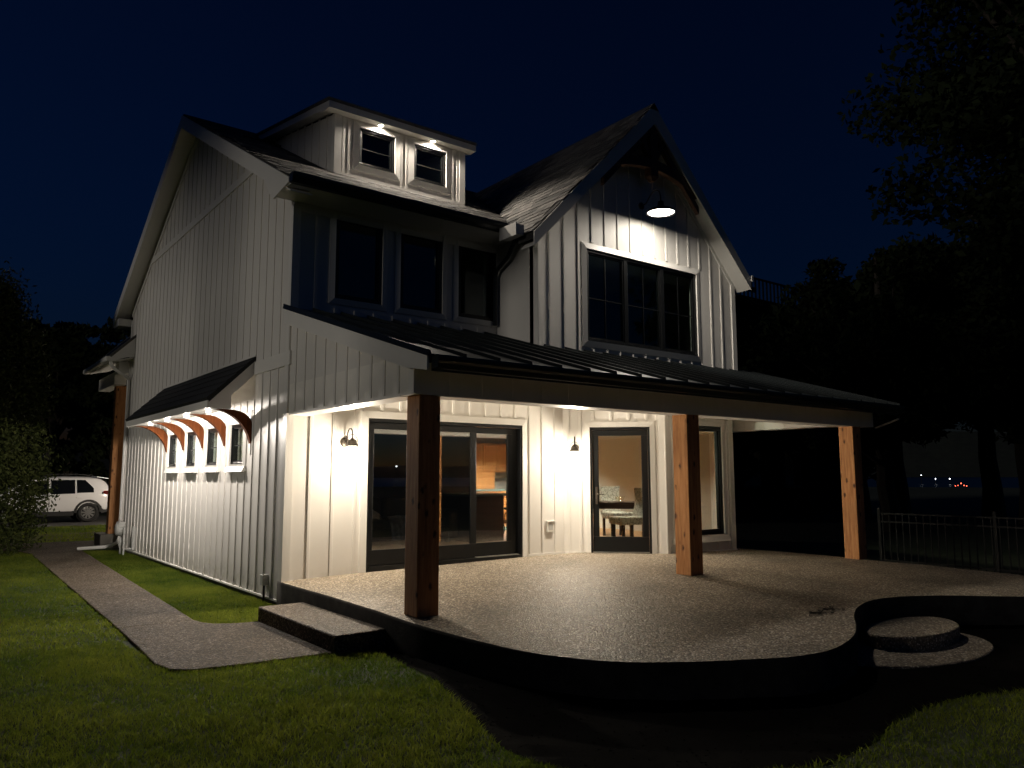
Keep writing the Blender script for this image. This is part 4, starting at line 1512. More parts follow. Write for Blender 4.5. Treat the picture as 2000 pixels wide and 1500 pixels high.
# twig on the patio, white stone by the driveway
b = MB()
tw = [(3.05, -5.66), (3.16, -5.60), (3.30, -5.63), (3.44, -5.58), (3.56, -5.60), (3.68, -5.54)]
b.tube([(x_, y_, slabz(x_, y_) + .012 + .006 * (k % 2)) for k, (x_, y_) in enumerate(tw)], [.004, .007, .008, .007, .006, .003], 6)
for k, (x_, y_) in enumerate(tw[1:-1]):
    for sg in (-1, 1):
        x2, y2 = x_ + .06, y_ + sg * (.05 + .02 * (k % 2))
        b.tube([(x_, y_, slabz(x_, y_) + .012), (x2, y2, slabz(x2, y2) + .01)], [.004, .002], 5)
        b.prism([(x2, y2, slabz(x2, y2) + .004), (x2 + .03, y2 - .014, slabz(x2, y2) + .006), (x2 + .065, y2 + .004, slabz(x2, y2) + .004), (x2 + .03, y2 + .018, slabz(x2, y2) + .006)],
                [(x2, y2, slabz(x2, y2) + .008), (x2 + .03, y2 - .014, slabz(x2, y2) + .014), (x2 + .065, y2 + .004, slabz(x2, y2) + .010), (x2 + .03, y2 + .018, slabz(x2, y2) + .014)])
tag(b.obj('fallen_twig', 'knot'), 'dark fallen twig with leaves on the patio near the curved edge', 'twig')
b = MB().lathe([(0, 0), (.09, .0), (.14, .05), (.12, .11), (.05, .15), (0, .155)], 12)
o = b.obj('stone', 'whitestone', smooth=True, loc=(1.55, 19.6, GZ))
tag(o, 'small white stone on the grass in front of the parked car', 'stone')

# ------------------------------------------------------------------ parked SUV, heading -x, rear at the right
def suv(loc):
    root = empty('parked_suv', loc)
    tag(root, 'white SUV parked on the driveway behind the arborvitae', 'car')
    L = 4.6
    # stations from rear (s=0) to front (s=L): bottom, belt, roof, half width
    S = [(0.00, .52, .98, 1.00, .80), (.06, .40, 1.02, 1.30, .86), (.20, .34, 1.06, 1.56, .90), (.45, .30, 1.07, 1.66, .92), (.9, .30, 1.06, 1.70, .93),
         (1.6, .29, 1.04, 1.71, .935), (2.3, .29, 1.02, 1.69, .935), (2.75, .29, 1.00, 1.62, .93), (3.1, .29, .99, 1.42, .925), (3.45, .30, .98, 1.14, .92), (3.6, .3, .98, 1.04, .915), (4.2, .32, .90, .94, .90), (4.5, .38, .78, .82, .84), (4.6, .46, .70, .72, .74)]
    def sect(zb, zl, zr, w):
        up = max(0, zr - zl)
        wr = w - .26 * min(1, up / .6)
        return [(0, zb), (w * .9, zb), (w * .985, zb + .10), (w, zb + .30), (w * .995, zl - .10), (w * .965, zl), (w * .965 * (1 - .5) + wr * .5 + .02, zl + up * .5), (wr + .01, zl + up * .86), (wr - .10, zr - .005), (0, zr + .02)]
    b = MB()
    m = 10
    for s, zb, zl, zr, w in S:
        q = sect(zb, zl, zr, w)
        ring = [(-s, -y, z) for y, z in q] + [(-s, y, z) for y, z in q[::-1]]
        b.v += ring
    n_ = 2 * m
    for i in range(len(S) - 1):
        for k in range(n_):
            b.f.append((i * n_ + k, i * n_ + (k + 1) % n_, (i + 1) * n_ + (k + 1) % n_, (i + 1) * n_ + k))
    b.f.append(tuple(range(n_)))
    b.f.append(tuple((len(S) - 1) * n_ + k for k in range(n_)))
    body = part('body', 'carpaint', b, root, smooth=True, bevel=0)
    body.modifiers.new('sub', 'SUBSURF').levels = 1
    body.modifiers['sub'].render_levels = 2
    def side_pt(s, f, off):          # on the greenhouse side, f 0..1 belt..roof
        for i in range(len(S) - 1):
            if S[i][0] <= s <= S[i + 1][0]:
                t = (s - S[i][0]) / (S[i + 1][0] - S[i][0])
                zb, zl, zr, w = [S[i][j] * (1 - t) + S[i + 1][j] * t for j in range(1, 5)]
                q = sect(zb, zl, zr, w)
                zz = zl + (zr - zl) * f
                for (y0, z0), (y1, z1) in zip(q[5:], q[6:]):
                    if z0 <= zz <= z1 + 1e-6:
                        r_ = (zz - z0) / max(1e-6, z1 - z0)
                        return (-s, -(y0 + (y1 - y0) * r_) - off, zz)
    for sd in (1, -1):
        for a, c, f0, f1 in ((.62, 1.18, .06, .80), (1.24, 2.02, .03, .80), (2.10, 2.95, .03, .80)):
            b = MB()
            nn, mm = 6, 6
            for j in range(mm + 1):
                for i in range(nn + 1):
                    s_ = a + (c - a) * i / nn
                    f = f1
                    if a < .7:
                        f = f0 + (f1 - f0) * min(1, .35 + 1.3 * i / nn)
                    if c > 2.9:
                        f = f0 + (f1 - f0) * min(1, .25 + 1.6 * (1 - i / nn))
                    x_, y_, z_ = side_pt(s_, f0 + (f - f0) * j / mm, .012)
                    b.v.append((x_, y_ * sd, z_))
            b.f = [(j * (nn + 1) + i, j * (nn + 1) + i + 1, (j + 1) * (nn + 1) + i + 1, (j + 1) * (nn + 1) + i) for j in range(mm) for i in range(nn)]
            o = part('side_window', 'carglass', b, root)
            sm = o.modifiers.new('solid', 'SOLIDIFY')
            sm.thickness = .012
        # lower cladding
        b = MB()
        b.box(-3.25, -1.25, .86 * sd - .07, .86 * sd + .07, .24, .42)
        part('sill_cladding', 'cartrim', b, root, bevel=.02)
        for sw in (.78, 3.62):
            b = MB()
            for i in range(13):
                t0, t1 = math.pi * i / 13 - .0, math.pi * (i + 1) / 13
                q = [(-sw + r_ * math.cos(t), .36 + r_ * 1.02 * math.sin(t)) for r_, t in ((.39, t0), (.39, t1), (.47, t1), (.47, t0))]
                b.prism([(x, sd * .80, z) for x, z in q], [(x, sd * .948, z) for x, z in q])
            b.prism([(-sw + .39 * math.cos(t), sd * .80, .36 + .39 * math.sin(t)) for t in [2 * math.pi * i / 20 for i in range(20)]],
                    [(-sw + .39 * math.cos(t), sd * .915, .36 + .39 * math.sin(t)) for t in [2 * math.pi * i / 20 for i in range(20)]])
            part('wheel_arch', 'cartrim', b, root)
            wl_ = MB().lathe([(.20, -.11), (.33, -.11), (.36, -.08), (.365, 0), (.36, .08), (.33, .11), (.24, .11), (.235, .06)], 32)
            wl_.v = [(x - sw, sd * (.86 + zz), y + .365) for x, y, zz in wl_.v]
            tyre = part('wheel', 'rubber', wl_, root, smooth=True)
            b = MB()
            for k in range(10):
                t = 2 * math.pi * k / 10
                ct, stt = math.cos(t), math.sin(t)
                q = [(.04, -.022), (.235, -.034), (.235, .034), (.04, .022)]
                b.prism([(-sw + u * ct - v * stt, sd * .93, .365 + u * stt + v * ct) for u, v in q], [(-sw + u * ct - v * stt, sd * .955, .365 + u * stt + v * ct) for u, v in q])
            rg = MB().lathe([(.225, -.0), (.25, 0), (.25, .025), (.225, .025), (.225, 0)], 28)
            b.add([(x - sw, sd * (.93 + zz), y + .365) for x, y, zz in rg.v], rg.f)
            hb = MB().lathe([(0, .03), (.05, .03), (.06, 0)], 14)
            b.add([(x - sw, sd * (.93 + zz), y + .365) for x, y, zz in hb.v], hb.f)
            part('rim', 'rim', b, tyre)
        part('tail_light', 'redlens', MB().prism([(-.01, sd * .60, 1.0), (-.01, sd * .84, 1.0), (-.30, sd * .915, 1.06), (-.30, sd * .92, 1.15), (-.05, sd * .85, 1.17), (-.03, sd * .6, 1.16)],
             [(.012, sd * .60, 1.0), (.006, sd * .875, 1.0), (-.30, sd * .935, 1.06), (-.30, sd * .94, 1.15), (-.03, sd * .875, 1.17), (-.01, sd * .6, 1.16)]), root)
        part('roof_rail', 'cartrim', MB().tube(spline([(-.6, sd * .60, 1.70), (-.75, sd * .61, 1.76), (-1.6, sd * .63, 1.79), (-2.4, sd * .62, 1.76), (-2.55, sd * .61, 1.70)], 4, False), .016, 8), root, smooth=True)
        for dx in (1.0, 1.95):
            part('door_handle', 'carpaint', MB().box(-dx - .2, -dx, sd * .93 - .02, sd * .93 + .02, .90, .93), root, bevel=.008)
    part('rear_bumper', 'cartrim', MB().prism([(.04, -.8, .36), (.04, .8, .36), (-.35, .9, .30), (-.35, -.9, .30)], [(.05, -.8, .60), (.05, .8, .60), (-.42, .93, .62), (-.42, -.93, .62)]), root, bevel=.03)
    part('rear_window', 'carglass', MB().prism([(-.10, -.62, 1.14), (-.10, .62, 1.14), (-.27, .56, 1.56), (-.27, -.56, 1.56)], [(-.02, -.62, 1.12), (-.02, .62, 1.12), (-.16, .56, 1.58), (-.16, -.56, 1.58)]), root)
    part('spoiler', 'carpaint', MB().prism([(-.5, -.66, 1.67), (-.5, .66, 1.67), (-.04, .60, 1.60), (-.04, -.60, 1.60)], [(-.5, -.66, 1.71), (-.5, .66, 1.71), (-.04, .60, 1.635), (-.04, -.60, 1.635)]), root, bevel=.01)
    return root
car = suv((2.13, 24.0, GZ + .016))

# ------------------------------------------------------------------ foliage helpers
def leaf_mesh(name, P, Nrm, size, mat, parent=None, aspect=.5, tints=None):
    """one quad per leaf, numpy arrays"""
    n_ = len(P)
    up = rng.normal(size=(n_, 3))
    a = np.cross(Nrm, up)
    a /= np.linalg.norm(a, axis=1, keepdims=True) + 1e-9
    c_ = np.cross(Nrm, a)
    s = size[:, None]
    V = np.empty((n_, 4, 3))
    V[:, 0] = P - a * s
    V[:, 1] = P + c_ * s * aspect
    V[:, 2] = P + a * s
    V[:, 3] = P - c_ * s * aspect
    me = bpy.data.meshes.new(name)
    me.vertices.add(n_ * 4)
    me.vertices.foreach_set('co', V.reshape(-1).astype(np.float32))
    me.loops.add(n_ * 4)
    me.loops.foreach_set('vertex_index', np.arange(n_ * 4, dtype=np.int32))
    me.polygons.add(n_)
    me.polygons.foreach_set('loop_start', np.arange(0, n_ * 4, 4, dtype=np.int32))
    me.polygons.foreach_set('loop_total', np.full(n_, 4, dtype=np.int32))
    me.update()
    at = me.attributes.new('tint', 'FLOAT', 'FACE')
    if tints is None:
        tints = rng.random(n_)
    at.data.foreach_set('value', tints.astype(np.float32))
    return mobj(name, me, mat, parent)

def unit(n_):
    v = rng.normal(size=(n_, 3))
    return v / np.linalg.norm(v, axis=1, keepdims=True)

def arborvitae(name, loc, h, r, label, group, n_=24000, leaf=.05, cat='tree'):
    root = empty(name, loc)
    tag(root, label, cat, group)
    part('trunk', 'knot', MB().tube([(0, 0, -.1), (0.02, 0, h * .5), (0, 0, h * .93)], [r * .12, r * .08, .02], 8), root)
    nb = 420
    zb = rng.random(nb) ** .8 * .97
    tb = rng.random(nb) * 2 * np.pi
    rad = r * np.where(zb < .35, .82 + .18 * np.sin(zb / .35 * 1.57), np.cos((zb - .35) / .66 * 1.5) ** .55) * (.9 + .12 * np.sin(3 * tb + 5 * zb))
    bc = np.stack([rad * np.cos(tb), rad * np.sin(tb), .05 + zb * h], 1) * np.array([.88, .88, 1])
    idx = rng.integers(0, nb, n_)
    off = rng.normal(size=(n_, 3)) * np.array([.12, .12, .2]) * r * .9
    P = bc[idx] + off
    P[:, 2] = np.maximum(P[:, 2], .02)
    leaf_mesh('crown', P, unit(n_), leaf * (.6 + .8 * rng.random(n_)), 'arbor', root, .4, np.clip(rng.random(nb)[idx] * .6 + rng.random(n_) * .4, 0, 1))
    return root

def tree(name, loc, h, r, label, group, n_=16000, leaf=.16, trunk_h=.3, seed=1, clumps=90, cat='tree', squash=.9):
    global rng
    rng = np.random.default_rng(seed)
    rnd = random.Random(seed)
    root = empty(name, loc)
    tag(root, label, cat, group)
    b = MB()
    tr = h * .022 + .05
    b.tube([(0, 0, -.2), (.05, 0, h * trunk_h * .5), (0, .08, h * trunk_h), (.1, 0, h * .7), (0, 0, h * .9)], [tr * 1.5, tr * 1.1, tr, tr * .55, tr * .15], 9)
    cc_ = []
    for k in range(clumps):
        v = unit(1)[0]
        q = rng.random() ** .4
        cpos = np.array([v[0] * r * q, v[1] * r * q, h * (trunk_h + (1 - trunk_h) * .5) + v[2] * q * h * (1 - trunk_h) * .5 * squash])
        cc_.append(cpos)
    for k in range(0, clumps, 5):
        z0 = h * trunk_h + rnd.random() * h * .35
        c0 = cc_[k]
        b.tube([(0, 0, z0), tuple(np.array([0, 0, z0]) * .5 + c0 * .5 + np.array([0, 0, .2])), tuple(c0)], [tr * .4, tr * .22, tr * .05], 6)
    part('trunk', 'knot', b, root)
    cc_ = np.array(cc_)
    idx = rng.integers(0, clumps, n_)
    rr = (.14 + .1 * rng.random(clumps)) * r
    d = unit(n_) * (rng.random(n_) ** .5)[:, None] * rr[idx][:, None] * np.array([1.25, 1.25, .8])
    P = cc_[idx] + d
    leaf_mesh('crown', P, unit(n_), leaf * (.6 + .8 * rng.random(n_)), 'leaves', root, .55)
    return root

arborvitae('arborvitae_tree', (-3.0, 11.2, GZ), 6.1, 1.62, 'broad arborvitae tree at the left edge beside the walkway', 'trees left of the house', 60000, .05)
tree('background_tree', (-4.3, 33, GZ), 10.0, 3.2, 'dark leafy tree behind the arborvitae and car', 'trees left of the house', 14000, .2, seed=3)
tree('background_tree', (1.6, 36, GZ), 10.4, 3.0, 'dark leafy tree behind the parked car, right of the arborvitae', 'trees left of the house', 14000, .2, seed=4)
tree('background_tree', (5.5, 39, GZ), 11.0, 3.6, 'dark leafy tree behind the rear porch post', 'trees left of the house', 14000, .2, seed=5)
tree('background_tree', (-9, 31, GZ), 10.0, 3.6, 'dark leafy tree off the left edge behind the driveway', 'trees left of the house', 9000, .24, seed=6)
# unseen trees added to keep the side fill off dormer and bay
for k, (xx, yy, cb) in enumerate(((-13.5, -3.7, .42), (-14.5, 3.4, .62), (-13, 10.5, .66))):
    tree('light_block_tree', (xx, yy, GZ), 13.5, 3.8, 'tall unseen tree added left of the frame to shade the upper walls, %s' % ('nearest the camera', 'in the middle', 'nearest the driveway')[k], 'trees left of the house', 7500, .26, cb, 40 + k, 64)
for k in range(9):  # unseen hedge, added to block the side fill low down
    tree('light_block_shrub', (-10.2 + .3 * math.sin(k * 2), -12.5 + k * 2.4, GZ), (4.3 if k in (3, 4, 5) else 2.5), 1.6, 'unseen shrub added left of the frame to shade the patio edge and post', 'unseen hedge added to block light', 5000, .14, .02, 60 + k, 60, 'shrub', 1.0)
# tall hedge closing the view behind the car
for k, xx in enumerate(frange(-8.5, 9.5, 2.0)):
    tree('hedge_shrub', (xx, 30.0 + .6 * math.sin(k * 1.7), GZ), 4.4 + .7 * math.sin(k * 2.3), 1.5, 'dark tall shrub in the hedge behind the driveway', 'hedge behind the driveway', 5000, .15, .08, 20 + k, 50, 'shrub', 1.0)

def far_pt(px, py, D):
    d = Vector(((px - 1000) / 1505, -(py - 750) / 1505, -1))
    w_ = M @ d
    w_.normalize()
    return camp + w_ * D

# big trees on the right
tree('maple_tree', (20.2, -5.6, GZ), 19, 6.4, 'tall dark leafy tree filling the right edge', 'trees right of the house', 95000, .12, .22, 11, 190)
tree('maple_tree', (20.0, 2.0, GZ), 9.6, 3.6, 'lower dark leafy tree right of the neighbouring house', 'trees right of the house', 40000, .10, .15, 12, 110)
tree('maple_tree', (24, -9.5, GZ), 15, 5.6, 'dark leafy tree at the far right behind the fence', 'trees right of the house', 26000, .18, .12, 13, 120)

for k, (px_, D_, hh) in enumerate(((1680, 34, 9.5), (1755, 38, 11.5), (1935, 36, 12), (2010, 33, 12))):
    p_ = far_pt(px_, 926, D_)
    tree('background_tree', (p_.x, p_.y, GZ), hh, 4.2, 'dense dark tree on the right skyline, %s from the porch' % ('first', 'second', 'third', 'fourth')[k], 'trees right of the house', 16000, .22, .2, 70 + k, 90)

# ------------------------------------------------------------------ neighbouring house with roof deck railing
nb_ = tag(empty('neighbour_house', (23.0, 9.0, GZ)), 'dark neighbouring house with a railed roof deck beyond the gable', 'house')
part('wall', 'neighbour', MB().box(-5, 5.2, .15, 9, 0, 8.95), nb_)
part('cornice', 'neighbour', MB().box(-5, 5.3, 0, .149, 8.85, 9.15), nb_)
part('side_wing', 'neighbour', MB().box(5.21, 8.3, .6, 9, 0, 8.0), nb_)
part('wing_roof', 'neighbour', MB().prism([(5.21, .3, 8.0), (8.5, .3, 8.0), (8.5, 9, 8.0), (5.21, 9, 8.0)], [(5.21, .3, 9.1), (8.4, .3, 8.6), (8.4, 9, 8.6), (5.21, 9, 9.1)]), nb_)
rail = part('deck_rail', 'neighrail', MB().box(-5, 5.25, .05, .12, 10.0, 10.07), nb_)
for k in range(38):
    part('baluster', 'neighrail', MB().box(-4.9 + k * .27, -4.84 + k * .27, .06, .11, 9.15, 10.0), rail)
for yy, zz in ((-.02, 1.2), (-.02, 4.3)):
    for k in range(3):
        w_ = part('window', 'cartrim', MB().box(-3.5 + k * 2.9, -2.2 + k * 2.9, .08, .148, zz, zz + 1.6), nb_)
        part('pane', 'carglass', MB().box(-3.4 + k * 2.9, -2.3 + k * 2.9, .07, .079, zz + .1, zz + 1.5), w_)

# ------------------------------------------------------------------ metal fence at the right
fe = tag(empty('metal_fence', (9.6, -4.6, GZ)), 'black metal picket fence beyond the patio on the right', 'fence')
A, B_ = Vector((10.62, -2.5, 0)), Vector((10.5, -9.0, 0))
dirv = (B_ - A).normalized()
Lf = (B_ - A).length
fa = math.atan2(dirv.y, dirv.x)
FF = Frame(A.x - 9.6, A.y + 4.6, math.degrees(fa))
for z_ in (.98, .83, .12):
    part('rail', 'fence', MB().box(0, Lf, -.015, .015, z_, z_ + .03, FF), fe)
k = 0
pk = None
u = .06
while u < Lf:
    part('picket', 'fence', MB().box(u - .009, u + .009, -.009, .009, .05, .978 if k % 1 == 0 else 1.0, FF), fe)
    u += .125
    k += 1
for u in frange(.0, Lf, 2.0):
    part('fence_post', 'fence', MB().box(u - .028, u + .028, -.028, .028, 0, 1.10, FF), fe, bevel=.004)

# ------------------------------------------------------------------ lights on the far shore
SHORE_W = emit('shore_lamp_white', (.9, .95, 1), 9)
SHORE_R = emit('shore_lamp_red', (1, .12, .06), 7)
def shore(px, py, r_, m, label, grp, D=400):
    r_ *= .62 * D / 650
    p = far_pt(px, py, D)
    root = tag(empty('shore_light', p), label, 'far light', grp)
    part('globe', m, MB().lathe([(0, -r_), (r_ * .7, -r_ * .7), (r_, 0), (r_ * .7, r_ * .7), (0, r_)], 10), root, smooth=True)
    part('pole', 'fence', MB().tube([(0, 0, -r_), (0, 0, -p.z + GZ - 2.3)], .12, 6), root)
for px_, py_, r_, od in ((1799, 928, .40, 'leftmost of three'), (1827, 935, .5, 'middle of three'), (1855, 935, .6, 'brightest, rightmost of three')):
    shore(px_, py_, r_, SHORE_W, 'tiny white light on the far shore, ' + od, 'white lights on the far shore')
for i_, (px_, py_, r_) in enumerate(((1866, 949, .45), (1871, 948, .4), (1877, 944, .6), (1883, 948, .5), (1888, 949, .5))):
    shore(px_, py_, r_, SHORE_R, 'tiny red light in the red cluster on the far shore', 'red lights on the far shore', 215)
# town lights across the lake behind the camera, mirrored in the patio door
for i_ in range(9):
    a_ = R(150 + i_ * 2.3 + 1.5 * math.sin(i_ * 5))
    p = Vector((900 * math.sin(a_), 900 * math.cos(a_), 4 + 9 * (i_ % 3)))
    root = tag(empty('shore_light', p), 'far town light across the lake, mirrored in the sliding door glass', 'far light', 'town lights mirrored in the door')
    part('globe', SHORE_W, MB().lathe([(0, -.8), (.55, -.55), (.8, 0), (.55, .55), (0, .8)], 8), root, smooth=True)
    part('pole', 'fence', MB().tube([(0, 0, -1.6), (0, 0, -p.z + GZ - 2.3)], .2, 6), root)

# ------------------------------------------------------------------ interior things
FZ = .03
root = tag(empty('sofa', (3.15, 3.0, FZ)), 'dark leather sofa seen through the left of the sliding door', 'sofa')
part('base', 'sofa', MB().box(-1.1, 1.1, -.42, .42, .08, .30), root, bevel=.04)
for sx in (-.53, .53):
    part('seat_cushion', 'sofa', MB().box(sx - .52, sx + .52, -.44, .25, .30, .46), root, bevel=.06)
    part('back_cushion', 'sofa', MB().box(sx - .52, sx + .52, .2, .44, .44, .86), root, bevel=.08)
for sx in (-1.18, 1.18):
    part('arm', 'sofa', MB().box(sx - .12, sx + .12, -.46, .44, .06, .62), root, bevel=.07)
for sx in (-1.1, 1.1):
    for sy in (-.35, .35):
        part('foot', 'darkwood', MB().box(sx - .04, sx + .04, sy - .04, sy + .04, 0, .08), root)

def cloth(name, mat, loc, w, d, fall, label, cat, seed):
    b = MB()
    nx_, ny_ = 22, 26
    for j in range(ny_ + 1):
        for i in range(nx_ + 1):
            u = (i / nx_ - .5) * w
            v = j / ny_
            wr = .035 * noise.noise(Vector((u * 7, v * 3, seed))) + .02 * math.sin(u * 26 + seed)
            if v < .4:
                p = (u, .3 - v * d * 1.6, .02 + wr * .5 + .03 * math.sin(v * 5))
            else:
                t = (v - .4) / .6
                p = (u * (1 - .15 * t) + .05 * t, .3 - .4 * d * 1.6 - .03 - abs(wr) - .02 * t, .02 - fall * t)
            b.v.append(p)
    for j in range(ny_):
        for i in range(nx_):
            q = j * (nx_ + 1) + i
            b.f.append((q, q + 1, q + nx_ + 2, q + nx_ + 1))
    o = b.obj(name, mat, smooth=True, loc=loc)
    o.modifiers.new('solid', 'SOLIDIFY').thickness = .012
    tag(o, label, cat)
    return o
cloth('throw_blanket', 'blanket', (3.1, 2.88, FZ + .465), .5, 1.15, .38, 'blue throw blanket hanging over the sofa front', 'blanket', 2)
b = MB()
for j in range(15):
    for i in range(15):
        u, v = (i / 14 - .5), (j / 14 - .5)
        rr_ = max(0, 1 - 4 * (u * u + v * v) * .9)
        b.v.append((u * .42, v * .3, .16 * rr_ ** .6 + .05 * rr_ * noise.noise(Vector((u * 9, v * 9, 3)))))
for j in range(14):
    for i in range(14):
        q = j * 15 + i
        b.f.append((q, q + 1, q + 16, q + 15))
tag(b.obj('laundry_pile', 'linen', loc=(2.72, 2.85, FZ + .462)), 'crumpled pale cloth lying on the sofa seat', 'cloth')

# kitchen run on the far wall
def cab_door(x0, x1, z0, z1, y, parent):
    dd = part('cabinet_door', 'oak', MB().box(x0 + .006, x1 - .006, y - .022, y - .001, z0 + .006, z1 - .006), parent, bevel=.004)
    b = MB()
    fr = .055
    b.prism([(x0 + fr, y - .0225, z0 + fr), (x1 - fr, y - .0225, z0 + fr), (x1 - fr, y - .0225, z1 - fr), (x0 + fr, y - .0225, z1 - fr)],
            [(x0 + fr + .025, y - .034, z0 + fr + .025), (x1 - fr - .025, y - .034, z0 + fr + .025), (x1 - fr - .025, y - .034, z1 - fr - .025), (x0 + fr + .025, y - .034, z1 - fr - .025)])
    part('raised_panel', 'oak', b, dd)
    part('knob', 'bronze', MB().lathe([(0, 0), (.014, .0), (.018, .012), (.0, .022)], 10, (x1 - .03, y - .045, z0 + .06 if z0 > 1 else z1 - .06)), dd)
root = tag(empty('base_cabinets', (0, 0, FZ)), 'oak base cabinets with teal countertop on the kitchen back wall', 'cabinet')
KY = 6.45
part('carcass', 'oak', MB().box(5.2, 9.3, KY, KY + .58, .10, .86), root)
part('toe_kick', 'darkwood', MB().box(5.2, 9.3, KY + .06, KY + .58, 0, .10), root)
part('countertop', 'counter', MB().box(5.15, 9.32, KY - .03, KY + .6, .86, .90), root, bevel=.005)
for k in range(9):
    cab_door(5.25 + k * .45, 5.7 + k * .45, .12, .68, KY, root)
    part('drawer_front', 'oak', MB().box(5.256 + k * .45, 5.694 + k * .45, KY - .022, KY - .001, .70, .845), root, bevel=.004)
root = tag(empty('wall_cabinets', (0, 0, FZ)), 'oak wall cabinets above the teal countertop in the kitchen', 'cabinet')
part('carcass', 'oak', MB().box(5.2, 9.3, KY + .25, KY + .58, 1.35, 2.12), root)
for k in range(9):
    cab_door(5.25 + k * .45, 5.7 + k * .45, 1.37, 2.10, KY + .25, root)
root = tag(empty('appliance_garage', (7.95, KY + .2, FZ + .902)), 'oak roll front appliance cupboard standing on the countertop', 'cabinet')
part('body', 'oak', MB().box(-.36, .36, 0, .36, 0, .445), root, bevel=.004)
for k in range(9):
    part('slat', 'oak', MB().box(-.31, .31, -.012, -.001, .03 + k * .044, .07 + k * .044), root, bevel=.004)
root = tag(empty('backsplash', (6.3, KY + .57, FZ + .9)), 'white tile backsplash with a dark square border left of the oak cupboard', 'backsplash')
for i in range(12):
    for j in range(3):
        part('tile', 'tile', MB().box(-1.1 + i * .15, -.955 + i * .15, -.012, 0, .005 + j * .148, .148 + j * .148), root)
for i in range(16):
    part('border_tile', 'black', MB().box(-1.05 + i * .11, -.98 + i * .11, -.016, -.0125, .27, .33), root)
root = tag(empty('canister', (7.35, KY + .25, FZ + .9)), 'teal ceramic canister on the kitchen counter', 'canister')
part('pot', 'counter', MB().lathe([(0, 0), (.08, 0), (.1, .1), (.085, .2), (.0, .2)], 16), root, smooth=True)
part('lid', 'counter', MB().lathe([(.09, .2), (.05, .24), (0, .25)], 16), root, smooth=True)

root = tag(empty('kitchen_island', (5.05, 3.1, FZ)), 'dark wood kitchen island with a teal countertop behind the sliding door', 'kitchen island')
part('body', 'darkwood', MB().box(-.55, .25, -.85, .85, 0, .86), root, bevel=.006)
part('countertop', 'counter', MB().box(-.60, .75, -.92, .92, .86, .90), root, bevel=.008)

root = tag(empty('bar_stool', (5.62, 2.35, FZ)), 'black scrolled iron stool beside the kitchen island', 'stool')
part('seat', 'darkmetal', MB().box(-.2, .2, -.2, .2, .58, .62), root, bevel=.02)
for sx in (-1, 1):
    for sy in (-1, 1):
        part('leg', 'darkmetal', MB().tube(spline([(sx * .18, sy * .18, .58), (sx * .20, sy * .20, .40), (sx * .13, sy * .13, .25), (sx * .14, sy * .14, .12), (sx * .19, sy * .19, 0)], 4, False), .012, 8), root, smooth=True)
    part('scroll', 'darkmetal', MB().tube([(sx * .0 + .11 * math.cos(t) * (1 - t * .06), sx * .19, .42 + .12 * math.sin(t) * (1 - t * .06)) for t in [i * .45 for i in range(15)]], .010, 8), root, smooth=True)
o = tag(MB().box(-.7, .7, -.45, .45, 0, .012).obj('rug', 'rugteal', bevel=.004, loc=(7.3, 4.9, FZ + .002)), 'teal patterned rug on the kitchen floor', 'rug')

# dining set behind the entry door
root = tag(empty('dining_table', (7.25, 1.0, FZ), R(-45)), 'dark wood dining table seen through the entry door', 'table')
part('top', 'darkwood', MB().box(-.75, .75, -.45, .45, .70, .74), root, bevel=.006)
part('apron', 'darkwood', MB().box(-.68, .68, -.38, .38, .61, .70), root)
for sx in (-.64, .64):
    for sy in (-.35, .35):
        part('leg', 'steel', MB().box(sx - .035, sx + .035, sy - .035, sy + .035, 0, .61), root, bevel=.004)
def chair(loc, rz, label):
    root = tag(empty('dining_chair', loc, rz), label, 'chair', 'scroll patterned dining chairs')
    part('seat', 'fabric', MB().box(-.24, .24, -.26, .26, .36, .50), root, bevel=.03)
    b = MB()
    n_ = 10
    for i in range(n_):
        t0, t1 = i / n_, (i + 1) / n_
        f = lambda t: (.22 + .07 * t + .05 * math.sin(t * 3.1), .44 + .58 * t)
        (y0, za), (y1, zb) = f(t0), f(t1)
        b.prism([(-.23, y0, za), (.23, y0, za), (.23, y1, zb), (-.23, y1, zb)], [(-.23, y0 + .07, za), (.23, y0 + .07, za), (.23, y1 + .07, zb), (-.23, y1 + .07, zb)])
    part('backrest', 'fabric', b, root)
    for sx in (-.2, .2):
        for sy in (-.2, .22):
            part('leg', 'darkwood', MB().box(sx - .022, sx + .022, sy - .022, sy + .022, 0, .36), root)
    return root
chair((6.56, .14, FZ), R(-105), 'scroll patterned dining chair nearest the entry door, right side of its glass')
chair((7.8, 1.62, FZ), R(-15), 'scroll patterned dining chair behind the table, left side of the door glass')
root = tag(empty('serving_bowl', (7.2, .95, FZ + .742)), 'small glass bowl on the dining table', 'bowl')
part('bowl', 'jar', MB().lathe([(.0, .0), (.05, .0), (.09, .06), (.10, .10), (.094, .10), (.08, .06), (.0, .01)], 18), root, smooth=True)

def room_can(loc, watts, label):
    can(label, 'ceiling lamps inside the house', loc, watts, R(130), .8, (1, .91, .78), .06, .06)
room_can((7.9, 5.2, 2.476), 1500, 'ceiling lamp over the kitchen cabinets')
room_can((6.6, 5.2, 2.476), 380, 'ceiling lamp over the kitchen floor beside the island')
room_can((7.2, 1.3, 2.476), 280, 'ceiling lamp over the dining table')

# ------------------------------------------------------------------ grass
def pip(P, poly):
    x, y = P[:, 0], P[:, 1]
    c_ = np.zeros(len(P), bool)
    j = len(poly) - 1
    for i in range(len(poly)):
        xi, yi = poly[i][:2]
        xj, yj = poly[j][:2]
        if yi != yj:
            c_ ^= ((yi > y) != (yj > y)) & (x < (xj - xi) * (y - yi) / (yj - yi) + xi)
        j = i
    return c_

